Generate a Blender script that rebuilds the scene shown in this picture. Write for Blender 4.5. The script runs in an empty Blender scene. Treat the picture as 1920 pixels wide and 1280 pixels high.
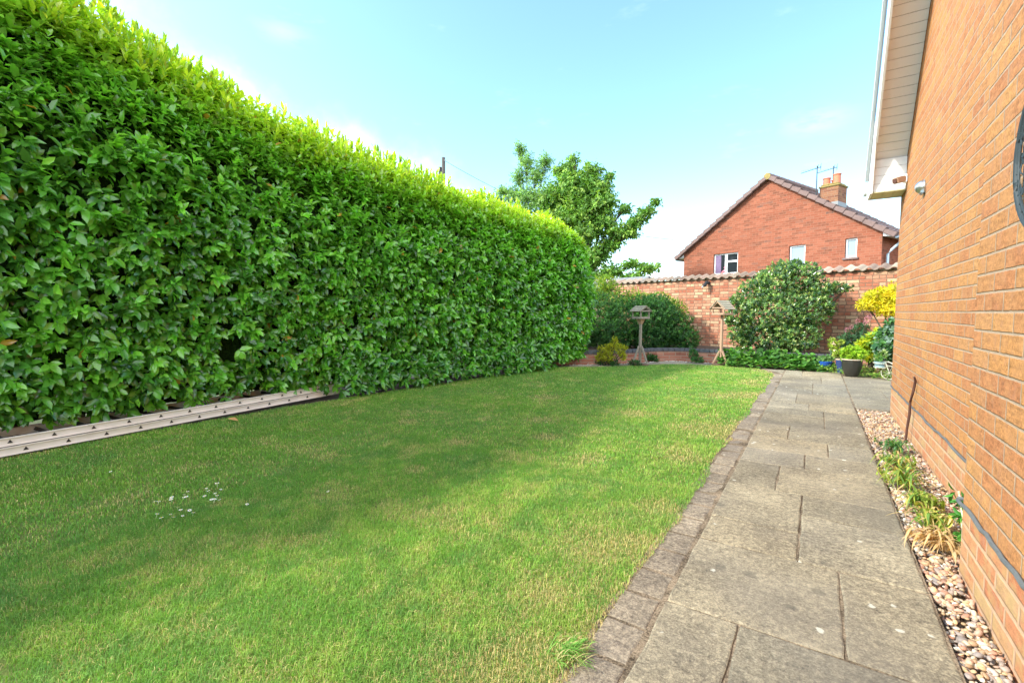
import bpy, math, random
import numpy as np
from mathutils import Vector, Matrix
R = math.radians
random.seed(7)
rng = np.random.default_rng(11)
S = bpy.context.scene
COL = S.collection

# ------------------------------------------------------------------ camera
cam = bpy.data.cameras.new('camera'); co = bpy.data.objects.new('camera', cam); COL.objects.link(co)
cam.sensor_width = 36; cam.lens = 870 / 1920 * 36; cam.clip_start = .05; cam.clip_end = 3000
PITCH = math.atan(55 / 870); YAW = R(33.18)
co.location = (0, 0, 1.10)
co.rotation_euler = (R(90) - PITCH, 0, YAW)
S.camera = co
# ------------------------------------------------------------------ light
SUN_DIR = Vector((-1, -1.0, 1.07)).normalized()      # towards the sun
SUN_EL = math.asin(SUN_DIR.z); SUN_ROT = math.atan2(SUN_DIR.x, SUN_DIR.y)
sl = bpy.data.lights.new('sun', 'SUN'); sl.energy = 2.0; sl.angle = R(3.5); sl.color = (1, .93, .80)
so = bpy.data.objects.new('sun', sl); COL.objects.link(so)
so.rotation_euler = (-SUN_DIR).to_track_quat('-Z', 'Y').to_euler()
S.view_settings.view_transform = 'Standard'; S.view_settings.look = 'None'
S.view_settings.exposure = 1.79; S.view_settings.gamma = 1
W = bpy.data.worlds.new('World'); S.world = W; W.use_nodes = True
nt = W.node_tree; nt.nodes.clear()


class G:
    """small node-graph writer"""
    def __init__(s, nt): s.nt = nt
    def n(s, t, props=None, **ins):
        nd = s.nt.nodes.new(t)
        for k, v in (props or {}).items(): setattr(nd, k, v)
        for k, v in ins.items():
            key = int(k[1:]) if k[0] == '_' and k[1:].isdigit() else k.replace('_', ' ')
            s.put(nd.inputs[key], v)
        return nd
    def put(s, sock, v):
        if isinstance(v, bpy.types.NodeSocket): s.nt.links.new(v, sock)
        elif isinstance(v, (tuple, list)):
            sock.default_value = (*v, 1) if (sock.type == 'RGBA' and len(v) == 3) else v
        else: sock.default_value = v
    def m(s, op, a, b=0.0, c=None, clamp=False):
        nd = s.n('ShaderNodeMath', {'operation': op, 'use_clamp': clamp}, _0=a, _1=b)
        if c is not None: s.put(nd.inputs[2], c)
        return nd.outputs[0]
    def vm(s, op, a, b=(0, 0, 0)):
        return s.n('ShaderNodeVectorMath', {'operation': op}, _0=a, _1=b).outputs
    def mix(s, f, a, b, bt='MIX'):
        nd = s.nt.nodes.new('ShaderNodeMix'); nd.data_type = 'RGBA'; nd.blend_type = bt
        s.put(nd.inputs[0], f); s.put(nd.inputs[6], a); s.put(nd.inputs[7], b)
        return nd.outputs[2]
    def ss(s, x, lo, hi, a=0.0, b=1.0):
        nd = s.n('ShaderNodeMapRange', {'interpolation_type': 'SMOOTHSTEP'})
        for k, v in zip(range(5), (x, lo, hi, a, b)): s.put(nd.inputs[k], v)
        return nd.outputs[0]
    def noise(s, vec, scale, detail=3, rough=.55, out=0):
        return s.n('ShaderNodeTexNoise', None, Vector=vec, Scale=scale, Detail=detail, Roughness=rough).outputs[out]
    def ramp(s, f, stops, mode='LINEAR'):
        nd = s.nt.nodes.new('ShaderNodeValToRGB'); nd.color_ramp.interpolation = mode
        e = nd.color_ramp.elements
        while len(e) < len(stops): e.new(.5)
        for q, (p, c) in zip(e, stops): q.position = p; q.color = (*c, 1)
        s.put(nd.inputs[0], f); return nd.outputs[0]


g = G(nt)
sky = g.n('ShaderNodeTexSky', {'sky_type': 'NISHITA', 'sun_disc': False, 'sun_elevation': SUN_EL,
                               'sun_rotation': SUN_ROT, 'air_density': 1.0, 'dust_density': 1.6, 'ozone_density': 1.0})
dirv = g.n('ShaderNodeTexCoord').outputs['Generated']
# a bank of white cloud low in the north-west: below a great circle, with a ragged edge
def _ray(x, y):
    F = Vector((-math.sin(YAW) * math.cos(PITCH), math.cos(YAW) * math.cos(PITCH), -math.sin(PITCH)))
    Rr = Vector((math.cos(YAW), math.sin(YAW), 0)); U = Rr.cross(F)
    return (F + Rr * (x - 960) / 870 - U * (y - 640) / 870).normalized()
cn = Vector((-0.366, -0.421, -0.830))   # placeholder, replaced by the two sky directions below
cn = _ray(1200, 480).cross(_ray(280, 0)).normalized()
if cn.z > 0: cn = -cn
dt = g.vm('DOT_PRODUCT', dirv, tuple(cn))[1]
n1 = g.noise(dirv, 5.0, 6, .6)
n2 = g.noise(g.vm('MULTIPLY', dirv, (1, 1, 3.0))[0], 9.0, 5, .6)
edge = g.m('ADD', dt, g.m('MULTIPLY', g.m('SUBTRACT', n1, .5), .20))
bank = g.ss(edge, .0, .17)
wisp = g.m('MULTIPLY', g.ss(n2, .60, .76), .55)
def puff(x, y, r, amt):
    dv_ = g.vm('MULTIPLY', g.vm('SUBTRACT', dirv, tuple(_ray(x, y)))[0], (1, 1, 2.6))[0]
    d = g.n('ShaderNodeVectorMath', {'operation': 'LENGTH'}, _0=dv_).outputs['Value']
    return g.m('MULTIPLY', g.m('MULTIPLY', g.ss(g.m('ADD', d, g.m('MULTIPLY', g.m('SUBTRACT', n2, .5), .16)), r * 1.3, 0.0), g.ss(n2, .34, .62)), amt * 1.5)
pf = g.m('ADD', puff(1530, 228, .06, .16), puff(530, 60, .05, .12))
haze_low = g.ss(g.n('ShaderNodeSeparateXYZ', None, Vector=dirv).outputs[2], .30, .0)
east_fill = g.m('MULTIPLY', g.ss(g.m('ADD', g.vm('DOT_PRODUCT', dirv, tuple(Vector((.75, -.45, .5)).normalized()))[1], g.m('MULTIPLY', g.m('SUBTRACT', n1, .5), .5)), .34, .74), .72)   # bright cloud added out of view behind the viewer to lift the shade
bank = g.m('MAXIMUM', bank, east_fill)
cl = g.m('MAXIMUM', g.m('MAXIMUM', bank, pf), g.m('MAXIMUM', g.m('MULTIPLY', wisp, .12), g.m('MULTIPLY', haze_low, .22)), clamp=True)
skyc = g.mix(1.0, sky.outputs[0], (.76, .96, .98), 'MULTIPLY')
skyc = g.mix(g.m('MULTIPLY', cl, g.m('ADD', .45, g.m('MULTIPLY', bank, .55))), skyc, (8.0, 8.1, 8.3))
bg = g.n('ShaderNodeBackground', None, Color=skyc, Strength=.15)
out = g.n('ShaderNodeOutputWorld', None, Surface=bg.outputs[0])

# ------------------------------------------------------------------ materials
def mat(name):
    m = bpy.data.materials.new(name); m.use_nodes = True
    m.node_tree.nodes.clear(); g = G(m.node_tree)
    return m, g
def finish(g, color, rough=.7, spec=.5, bump=None, bstr=.3, bdist=.01, metal=0.0, normal=None):
    p = g.n('ShaderNodeBsdfPrincipled', None, Base_Color=color, Roughness=rough, Metallic=metal)
    g.put(p.inputs['Specular IOR Level'], spec)
    if bump is not None:
        b = g.n('ShaderNodeBump', None, Height=bump, Strength=bstr, Distance=bdist)
        g.put(p.inputs['Normal'], b.outputs[0])
    g.n('ShaderNodeOutputMaterial', None, Surface=p.outputs[0])
    return p
def oc(g): return g.n('ShaderNodeTexCoord').outputs['Object']

def plain(name, c, rough=.6, var=.12, scale=20, metal=0.0, spec=.5, bump=.15, dirt_or_bounce=None):
    m, g = mat(name); v = oc(g)
    n = g.noise(v, scale, 4); n2 = g.noise(v, scale * .15, 3)
    k = g.m('ADD', g.m('MULTIPLY', g.m('SUBTRACT', n, .5), var * 2), g.m('MULTIPLY', g.m('SUBTRACT', n2, .5), var * 2))
    c2 = g.mix(1.0, c, g.n('ShaderNodeCombineColor', None, _0=g.m('ADD', k, 1), _1=g.m('ADD', k, 1), _2=g.m('ADD', k, 1)).outputs[0], 'MULTIPLY')
    if dirt_or_bounce: c2 = g.mix(g.ss(n2, .5, .75, 0, .7), c2, dirt_or_bounce)
    finish(g, c2, rough, spec, n, bump, .004, metal)
    return m

def brick(name, stops, mortar, h=.075, L=.225, gap=.006, v0=0.05, u0=0.0, speck=.25, bstr=.6, stain=None, dark=.04, gritty=200, english=False, mortar_var=.2, vary=None, stri=0.0):
    m, g = mat(name)
    tc = g.n('ShaderNodeTexCoord')
    s = g.n('ShaderNodeSeparateXYZ', None, Vector=tc.outputs['Object']).outputs
    ns = g.n('ShaderNodeSeparateXYZ', None, Vector=tc.outputs['Normal']).outputs
    isx = g.m('GREATER_THAN', g.m('ABSOLUTE', ns[0]), .7)
    u = g.m('ADD', g.m('ADD', g.m('MULTIPLY', s[1], isx), g.m('MULTIPLY', s[0], g.m('SUBTRACT', 1.0, isx))), 40 + u0)
    wob = g.noise(tc.outputs['Object'], 2.5, 2)
    v = g.m('ADD', g.m('ADD', s[2], 6.0 - v0), g.m('MULTIPLY', g.m('SUBTRACT', wob, .5), .006))
    row = g.m('FLOOR', g.m('DIVIDE', v, h))
    odd = g.m('MODULO', row, 2.0)
    if english:
        LL = g.m('SUBTRACT', L, g.m('MULTIPLY', odd, L / 2))
    else: LL = L
    uu = g.m('ADD', g.m('DIVIDE', u, LL), g.m('MULTIPLY', odd, .5 if not english else .25))
    wr = g.n('ShaderNodeTexWhiteNoise', {'noise_dimensions': '1D'}, W=row).outputs[0]
    uu = g.m('ADD', uu, g.m('MULTIPLY', wr, .12))
    cid = g.m('FLOOR', uu)
    fu = g.m('MULTIPLY', g.m('FRACT', uu), LL); fv = g.m('MULTIPLY', g.m('FRACT', g.m('DIVIDE', v, h)), h)
    du = g.m('MINIMUM', fu, g.m('SUBTRACT', LL, fu)); dv = g.m('MINIMUM', fv, g.m('SUBTRACT', h, fv))
    en = g.noise(tc.outputs['Object'], 60, 3)
    dd = g.m('ADD', g.m('MINIMUM', du, dv), g.m('MULTIPLY', g.m('SUBTRACT', en, .5), .006))
    face = g.ss(dd, gap * .6, gap * 1.35)
    idv = g.n('ShaderNodeCombineXYZ', None, X=cid, Y=row, Z=isx).outputs[0]
    wn = g.n('ShaderNodeTexWhiteNoise', {'noise_dimensions': '3D'}, Vector=idv).outputs[0]
    base = g.ramp(wn, stops)
    fine = g.noise(tc.outputs['Object'], gritty, 3, .7)
    mid = g.noise(g.vm('MULTIPLY', tc.outputs['Object'], (1, 1, 3))[0], 18, 4, .6)
    big = g.noise(tc.outputs['Object'], 1.1, 4, .6)
    k = g.m('ADD', 1.0, g.m('ADD', g.m('MULTIPLY', g.m('SUBTRACT', fine, .5), speck * 2), g.m('MULTIPLY', g.m('SUBTRACT', mid, .5), speck * 1.6)))
    k = g.m('ADD', k, g.m('MULTIPLY', g.m('SUBTRACT', big, .5), .30))
    base = g.mix(1.0, base, g.n('ShaderNodeCombineColor', None, _0=k, _1=k, _2=k).outputs[0], 'MULTIPLY')
    if vary:
        jit_ = g.vm('ADD', tc.outputs['Object'], g.vm('MULTIPLY', g.n('ShaderNodeTexWhiteNoise', {'noise_dimensions': '3D'}, Vector=idv).outputs['Color'], (3, 3, 3))[0])[0]
        base = g.mix(g.ss(g.noise(jit_, 11, 4, .65), .44, .60, 0, vary[1]), base, vary[0])
        base = g.mix(g.ss(g.noise(g.vm('ADD', jit_, (7.3, 2.1, 4.4))[0], 16, 4, .7), .52, .66, 0, vary[1] * .8), base, vary[2])
    if stri:
        st = g.noise(g.vm('MULTIPLY', tc.outputs['Object'], (14, 14, 150))[0], 1.0, 4, .7)
        ks = g.m('ADD', 1 - stri / 2, g.m('MULTIPLY', st, stri)); base = g.mix(1.0, base, g.n('ShaderNodeCombineColor', None, _0=ks, _1=ks, _2=ks).outputs[0], 'MULTIPLY'); fine = g.m('ADD', fine, g.m('MULTIPLY', st, 1.5))
    if stain: base = g.mix(g.ss(g.noise(tc.outputs['Object'], 2.2, 5, .65), .52, .72, 0, stain[1]), base, stain[0])
    mk = g.m('ADD', 1 - mortar_var / 2, g.m('MULTIPLY', g.noise(tc.outputs['Object'], 25, 3), mortar_var))
    mc = g.mix(1.0, mortar, g.n('ShaderNodeCombineColor', None, _0=mk, _1=mk, _2=mk).outputs[0], 'MULTIPLY')
    c = g.mix(face, mc, base)
    hgt = g.m('ADD', g.m('MULTIPLY', face, 1.6), g.m('ADD', g.m('MULTIPLY', fine, .12), g.m('MULTIPLY', mid, .25)))
    finish(g, c, .88, .25, hgt, bstr, .006)
    return m

def leafmat(name, trans=.35, rough=.38, spec=.5, vein=True, hue=(1, 1, 1)):
    m, g = mat(name)
    a = g.n('ShaderNodeAttribute', {'attribute_name': 'tint'}).outputs['Color']
    v = oc(g); n = g.noise(v, 45, 2)
    k = g.m('ADD', .8, g.m('MULTIPLY', n, .4))
    c = g.mix(1.0, a, g.n('ShaderNodeCombineColor', None, _0=k, _1=k, _2=k).outputs[0], 'MULTIPLY')
    p = g.n('ShaderNodeBsdfPrincipled', None, Base_Color=c, Roughness=rough)
    g.put(p.inputs['Specular IOR Level'], spec)
    t = g.n('ShaderNodeBsdfTranslucent', None, Color=g.mix(1.0, c, (1.5, 1.6, .7), 'MULTIPLY'))
    mx = g.n('ShaderNodeMixShader', None, _0=trans, _1=p.outputs[0], _2=t.outputs[0])
    g.n('ShaderNodeOutputMaterial', None, Surface=mx.outputs[0])
    return m
def attrmat(name, rough=.6, spec=.4, bump=0, scale=80, var=.3):
    m, g = mat(name)
    a = g.n('ShaderNodeAttribute', {'attribute_name': 'tint'}).outputs['Color']
    v = oc(g); n = g.noise(v, scale, 4)
    k = g.m('ADD', 1 - var / 2, g.m('MULTIPLY', n, var))
    c = g.mix(1.0, a, g.n('ShaderNodeCombineColor', None, _0=k, _1=k, _2=k).outputs[0], 'MULTIPLY')
    finish(g, c, rough, spec, n if bump else None, bump, .004)
    return m

MT = {}
MT['leaf_gloss'] = leafmat('laurel_leaf', .38, .22, .9)
MT['leaf'] = leafmat('soft_leaf', .35, .5, .35)
MT['grass'] = leafmat('grass_blade', .30, .55, .25)
MT['bark'] = plain('bark', (.10, .075, .05), .9, .3, 30, bump=.6)
MT['house_brick'] = brick('house_brick', [(0, (.36, .145, .062)), (.2, (.405, .17, .072)), (.5, (.41, .192, .074)), (.75, (.445, .21, .074)), (.93, (.465, .238, .094)), (1, (.36, .15, .07))],
                          (.36, .265, .19), gap=.0048, speck=.85, bstr=.6, dark=.03, vary=((.45, .225, .10), .45, (.37, .185, .115)), stri=.4, gritty=110, mortar_var=.6)
MT['plinth_brick'] = brick('plinth_brick', [(0, (.42, .15, .075)), (.35, (.47, .20, .10)), (.7, (.50, .24, .12)), (1, (.46, .29, .15))], (.50, .33, .22), gap=.0085, speck=.7, bstr=.45, stain=((.50, .36, .22), .75), mortar_var=.5, vary=((.46, .32, .15), .6, (.44, .24, .17)))
MT['red_brick'] = brick('red_brick', [(0, (.15, .058, .036)), (.2, (.22, .068, .038)), (.6, (.265, .084, .048)), (.93, (.31, .11, .065)), (1, (.13, .07, .055))], (.28, .14, .095), gap=.0045, speck=.6, bstr=.5, vary=((.27, .10, .058), .5, (.19, .085, .055)))
MT['old_brick'] = brick('old_brick', [(0, (.30, .095, .055)), (.3, (.37, .15, .09)), (.6, (.43, .22, .14)), (.85, (.50, .34, .21)), (1, (.30, .13, .085))], (.20, .125, .085), gap=.0075, speck=.8, bstr=.7, english=True, stain=((.50, .28, .17), .35))
MT['bed_brick'] = brick('bed_brick', [(0, (.27, .10, .07)), (.5, (.38, .15, .10)), (1, (.45, .22, .15))], (.34, .27, .21), gap=.006, v0=.0, h=.072, speck=.3, bstr=.6)
MT['chim_brick'] = brick('chimney_brick', [(0, (.15, .065, .04)), (.5, (.23, .095, .055)), (1, (.28, .15, .08))], (.24, .16, .11), gap=.007, speck=.4, stain=((.30, .20, .06), .35))
MT['white_pvc'] = plain('white_upvc', (.78, .81, .84), .35, .03, 6, bump=.02)
MT['grey_pvc'] = plain('grey_upvc', (.50, .52, .53), .4, .04, 6, bump=.02)
MT['soffit_bounce'] = plain('bounce_tinted_soffit', (.62, .58, .38), .5, .15, 14, bump=.02, dirt_or_bounce=(.32, .33, .05))  # yellow of reflected light put into the underside's base colour and patches
MT['roof_tile'] = plain('purple_roof_tile', (.165, .108, .10), .75, .25, 12, bump=.3)
MT['brown_tile'] = plain('brown_roof_tile', (.16, .10, .07), .8, .25, 12, bump=.3)
MT['lichen'] = plain('lichen_mortar', (.26, .20, .07), .9, .35, 20, bump=.6)
MT['terracotta'] = plain('terracotta', (.50, .17, .09), .7, .15, 14)
MT['lead'] = plain('lead_flashing', (.20, .21, .22), .5, .1, 20)
MT['coping'] = attrmat('clay_coping', .85, .25, .5, 30, .9)
MT['blue_brick'] = plain('blue_capping_brick', (.085, .09, .105), .6, .35, 9, bump=.4)
MT['glass_dark'] = plain('window_glass', (.02, .025, .03), .06, .05, 3, spec=.6, bump=0)
MT['glass_pale'] = plain('frosted_or_reflection_glass', (.22, .30, .36), .25, .08, 3, spec=.6, bump=0)
MT['curtain'] = plain('purple_curtain', (.22, .16, .27), .8, .3, 22)
MT['pink'] = plain('pink_bloom', (.72, .22, .28), .7, .2, 30)
MT['wood_grey'] = plain('weathered_wood', (.25, .215, .175), .8, .3, 40, bump=.4)
MT['wood_tan'] = plain('tan_wood', (.38, .24, .16), .75, .15, 40, bump=.3)
MT['wood_dark'] = plain('damp_dark_wood', (.15, .10, .07), .85, .3, 40, bump=.3)
MT['slat'] = plain('lichened_slats', (.26, .235, .17), .85, .3, 30, bump=.4)
MT['ladder'] = plain('dull_aluminium', (.78, .69, .62), .5, .12, 9, metal=.05, bump=.05, dirt_or_bounce=(.52, .42, .32))
MT['ladder_rung'] = plain('rung_opening', (.035, .03, .027), .7, .2, 10)
MT['black'] = plain('black_plastic', (.022, .022, .024), .4, .2, 10)
MT['cable'] = plain('dusty_grey_cable', (.11, .12, .125), .7, .3, 60)
MT['steel'] = plain('brushed_steel', (.55, .55, .56), .3, .08, 20, metal=.9)
MT['blue_metal'] = plain('blue_grey_metal', (.035, .05, .06), .6, .2, 30, metal=.0, spec=.3)
MT['pipe_blue'] = plain('pale_blue_downpipe', (.40, .52, .62), .4, .08, 10)
MT['stake'] = plain('rusty_brown_stake', (.085, .035, .025), .8, .5, 25, bump=.6)
MT['pot_dark'] = plain('dark_olive_glaze', (.026, .025, .021), .35, .2, 6)
MT['pot_rim'] = plain('pale_pot_rim', (.60, .48, .36), .6, .15, 10)
MT['pot_blue'] = plain('cobalt_glaze', (.02, .09, .42), .2, .15, 8)
MT['pot_navy'] = plain('navy_glaze', (.03, .05, .16), .25, .15, 8)
MT['bucket'] = plain('blue_grey_bucket', (.28, .42, .46), .5, .15, 12)
MT['cream_metal'] = plain('cream_painted_wire', (.66, .65, .52), .5, .15, 20)
MT['soil'] = plain('garden_soil', (.075, .052, .036), .95, .4, 30, bump=1.0)
MT['petal'] = plain('white_petals', (.85, .85, .83), .6, .05, 10)
MT['wire'] = plain('overhead_cable_sheath', (.10, .11, .12), .6, .1, 4)
MT['pole'] = plain('creosoted_pole', (.10, .09, .085), .85, .25, 10)
MT['render_white'] = plain('pale_fascia', (.70, .70, .68), .5, .06, 8)
MT['dry_leaf'] = plain('dry_leaf', (.50, .28, .10), .8, .3, 40)
MT['stone'] = attrmat('pebble', .55, .4, .2, 60, .35)

# ------------------------------------------------------------------ mesh helpers
def npmesh(name, V, F, tint=None, smooth=False):
    V = np.asarray(V, np.float32); F = np.asarray(F, np.int32)
    me = bpy.data.meshes.new(name)
    me.vertices.add(len(V)); me.vertices.foreach_set('co', V.ravel())
    k = F.shape[1]; n = len(F)
    me.loops.add(n * k); me.loops.foreach_set('vertex_index', F.ravel())
    me.polygons.add(n); me.polygons.foreach_set('loop_start', np.arange(n, dtype=np.int32) * k)
    me.polygons.foreach_set('loop_total', np.full(n, k, np.int32))
    if smooth: me.polygons.foreach_set('use_smooth', np.ones(n, bool))
    if tint is not None:
        a = me.color_attributes.new('tint', 'FLOAT_COLOR', 'POINT')
        c = np.ones((len(V), 4), np.float32); c[:, :3] = tint; a.data.foreach_set('color', c.ravel())
    me.update(calc_edges=True)
    return me
def link(name, me, m=None, parent=None):
    o = bpy.data.objects.new(name, me); COL.objects.link(o)
    if m is not None: me.materials.append(m)
    if parent is not None: o.parent = parent
    return o
def thing(name, label, cat, loc=(0, 0, 0), rz=0, group=None):
    o = bpy.data.objects.new(name, None); COL.objects.link(o); o.location = loc; o.rotation_euler = (0, 0, rz)
    o.empty_display_size = .1
    o['label'] = label; o['category'] = cat
    if group: o['group'] = group
    return o
def tag(o, label, cat, group=None, kind=None):
    o['label'] = label; o['category'] = cat
    if group: o['group'] = group
    if kind: o['kind'] = kind
    return o
def struct(o): o['kind'] = 'structure'; return o

class MB:
    """collects simple solids into one mesh"""
    def __init__(s): s.v = []; s.f = []; s.t = []; s.cur = (1, 1, 1)
    def add(s, vs, fs):
        b = len(s.v); s.v += [tuple(x) for x in vs]; s.f += [tuple(i + b for i in f) for f in fs]; s.t += [s.cur] * len(vs)
    def box(s, lo, hi, M=None):
        x0, y0, z0 = lo; x1, y1, z1 = hi
        vs = [Vector(p) for p in ((x0, y0, z0), (x1, y0, z0), (x1, y1, z0), (x0, y1, z0), (x0, y0, z1), (x1, y0, z1), (x1, y1, z1), (x0, y1, z1))]
        if M is not None: vs = [M @ p for p in vs]
        s.add(vs, [(0, 3, 2, 1), (4, 5, 6, 7), (0, 1, 5, 4), (1, 2, 6, 5), (2, 3, 7, 6), (3, 0, 4, 7)])
    def bar(s, a, b, w, h, up=(0, 0, 1)):
        a = Vector(a); b = Vector(b); d = (b - a); L = d.length; d.normalize()
        up = Vector(up)
        if abs(d.dot(up)) > .98: up = Vector((1, 0, 0))
        x = d.cross(up).normalized(); z = x.cross(d)
        M = Matrix((x, d, z)).transposed().to_4x4(); M.translation = a
        s.box((-w / 2, 0, -h / 2), (w / 2, L, h / 2), M)
    def tube(s, pts, r, n=8, cap=True):
        pts = [Vector(p) for p in pts]; m = len(pts)
        rs = r if isinstance(r, (list, tuple)) else [r] * m
        ref = Vector((0, 0, 1)); rings = []
        for i, p in enumerate(pts):
            t = (pts[min(i + 1, m - 1)] - pts[max(i - 1, 0)]).normalized()
            q = ref if abs(t.dot(ref)) < .95 else Vector((1, 0, 0))
            a = t.cross(q).normalized(); b = t.cross(a)
            rings.append([p + (a * math.cos(2 * math.pi * k / n) + b * math.sin(2 * math.pi * k / n)) * rs[i] for k in range(n)])
        vs = [v for rg in rings for v in rg]; fs = []
        for i in range(m - 1):
            for k in range(n):
                fs.append((i * n + k, i * n + (k + 1) % n, (i + 1) * n + (k + 1) % n, (i + 1) * n + k))
        if cap: fs += [tuple(range(n))[::-1], tuple(range((m - 1) * n, m * n))]
        s.add(vs, fs)
    def lathe(s, prof, c=(0, 0, 0), n=24, M=None):
        vs = []; m = len(prof)
        for r_, z in prof:
            for k in range(n):
                a = 2 * math.pi * k / n; p = Vector((r_ * math.cos(a), r_ * math.sin(a), z))
                if M is not None: p = M @ p
                vs.append(p + Vector(c))
        fs = [(i * n + k, i * n + (k + 1) % n, (i + 1) * n + (k + 1) % n, (i + 1) * n + k) for i in range(m - 1) for k in range(n)]
        s.add(vs, fs)
    def prism(s, poly, lo, hi, axes='xz'):
        """poly in the two named axes, extruded along the third from lo to hi"""
        def P(a, b, c):
            return {'xz': (a, c, b), 'yz': (c, a, b), 'xy': (a, b, c)}[axes]
        n = len(poly); vs = [P(a, b, lo) for a, b in poly] + [P(a, b, hi) for a, b in poly]
        fs = [tuple(range(n)), tuple(range(n, 2 * n))[::-1]] + [(i, i + n, (i + 1) % n + n, (i + 1) % n) for i in range(n)]
        s.add(vs, fs)
    def build(s, name, m, parent=None, smooth=False, bevel=0, M=None, subdiv=0):
        me = bpy.data.meshes.new(name); me.from_pydata(s.v, [], s.f)
        a = me.color_attributes.new('tint', 'FLOAT_COLOR', 'POINT')
        c = np.ones((len(s.v), 4), np.float32); c[:, :3] = np.array(s.t, np.float32).reshape(-1, 3); a.data.foreach_set('color', c.ravel())
        import bmesh
        bm = bmesh.new(); bm.from_mesh(me)
        bmesh.ops.recalc_face_normals(bm, faces=bm.faces)
        if bevel: bmesh.ops.bevel(bm, geom=bm.edges[:] , offset=bevel, segments=2, affect='EDGES', clamp_overlap=True)
        if smooth:
            for f in bm.faces: f.smooth = True
        bm.to_mesh(me); bm.free()
        if smooth:
            try: me.set_sharp_from_angle(angle=R(40))
            except Exception: pass
        return link(name, me, m, parent)

def plate(name, outline, holes, y0, y1, m, parent=None):
    """a wall slab in local x/z with rectangular holes, from y0 (front) to y1 (back)"""
    import bmesh
    bm = bmesh.new(); loops = [outline] + holes; es = []; vl = []
    for lp in loops:
        vs = [bm.verts.new((x, y0, z)) for x, z in lp]; vl.append(vs)
        es += [bm.edges.new((vs[i], vs[(i + 1) % len(vs)])) for i in range(len(vs))]
    bmesh.ops.triangle_fill(bm, edges=es, use_beauty=True)
    r = bmesh.ops.extrude_face_region(bm, geom=bm.faces[:])
    for v in r['geom']:
        if isinstance(v, bmesh.types.BMVert): v.co.y = y1
    bmesh.ops.recalc_face_normals(bm, faces=bm.faces)
    me = bpy.data.meshes.new(name); bm.to_mesh(me); bm.free()
    return link(name, me, m, parent)
def rect(x0, z0, x1, z1): return [(x0, z0), (x1, z0), (x1, z1), (x0, z1)]

# value noise -------------------------------------------------------
_tab = np.random.default_rng(5).random((256, 256))
def vnoise(x, y, sc, seed=0):
    x = np.asarray(x) * sc + seed * 17.3 + 100; y = np.asarray(y) * sc + seed * 9.1 + 100
    i = np.floor(x).astype(int); j = np.floor(y).astype(int); fx = x - i; fy = y - j
    fx = fx * fx * (3 - 2 * fx); fy = fy * fy * (3 - 2 * fy)
    t = lambda a, b: _tab[a % 256, b % 256]
    return (t(i, j) * (1 - fx) + t(i + 1, j) * fx) * (1 - fy) + (t(i, j + 1) * (1 - fx) + t(i + 1, j + 1) * fx) * fy
def fbm(x, y, sc, seed=0): return .55 * vnoise(x, y, sc, seed) + .3 * vnoise(x, y, sc * 2.1, seed + 1) + .15 * vnoise(x, y, sc * 4.3, seed + 2)

# leaves --------------------------------------------------------------
TPL = {
    'laurel': (np.array([(0, 0, 0), (.34, 0, .015), (.7, 0, -.03), (1, 0, -.12), (.30, .46, .10), (.30, -.46, .10), (.70, .40, .05), (.70, -.40, .05)]),
               np.array([(0, 1, 4), (0, 5, 1), (1, 6, 4), (1, 2, 6), (1, 5, 7), (1, 7, 2), (2, 3, 6), (2, 7, 3)])),
    'diamond': (np.array([(0, 0, 0), (.5, .5, .06), (1, 0, -.05), (.5, -.5, .06)]), np.array([(0, 2, 1), (0, 3, 2)])),
    'round': (np.array([(.5, 0, 0), (0, 0, .0), (.2, .45, .08), (.75, .5, .1), (1, 0, .02), (.75, -.5, .1), (.2, -.45, .08)]),
              np.array([(0, 2, 1), (0, 3, 2), (0, 4, 3), (0, 5, 4), (0, 6, 5), (0, 1, 6)])),
}
def unit(a): return a / np.maximum(np.linalg.norm(a, axis=-1, keepdims=True), 1e-9)
def leaves(name, P, U, Nn, L, Wd, tint, m, parent=None, tpl='diamond', smooth=False):
    T, Fc = TPL[tpl]; U = unit(U); Nn = unit(Nn - (Nn * U).sum(1, keepdims=True) * U); Sd = np.cross(Nn, U)
    L = np.broadcast_to(L, (len(P),)); Wd = np.broadcast_to(Wd, (len(P),))
    V = (P[:, None, :] + U[:, None, :] * (T[None, :, 0:1] * L[:, None, None]) + Sd[:, None, :] * (T[None, :, 1:2] * Wd[:, None, None])
         + Nn[:, None, :] * (T[None, :, 2:3] * L[:, None, None]))
    k = len(T); F = (Fc[None] + (np.arange(len(P)) * k)[:, None, None]).reshape(-1, 3)
    tt = np.repeat(tint, k, axis=0)
    return link(name, npmesh(name, V.reshape(-1, 3), F, tt, smooth), m, parent)
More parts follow.
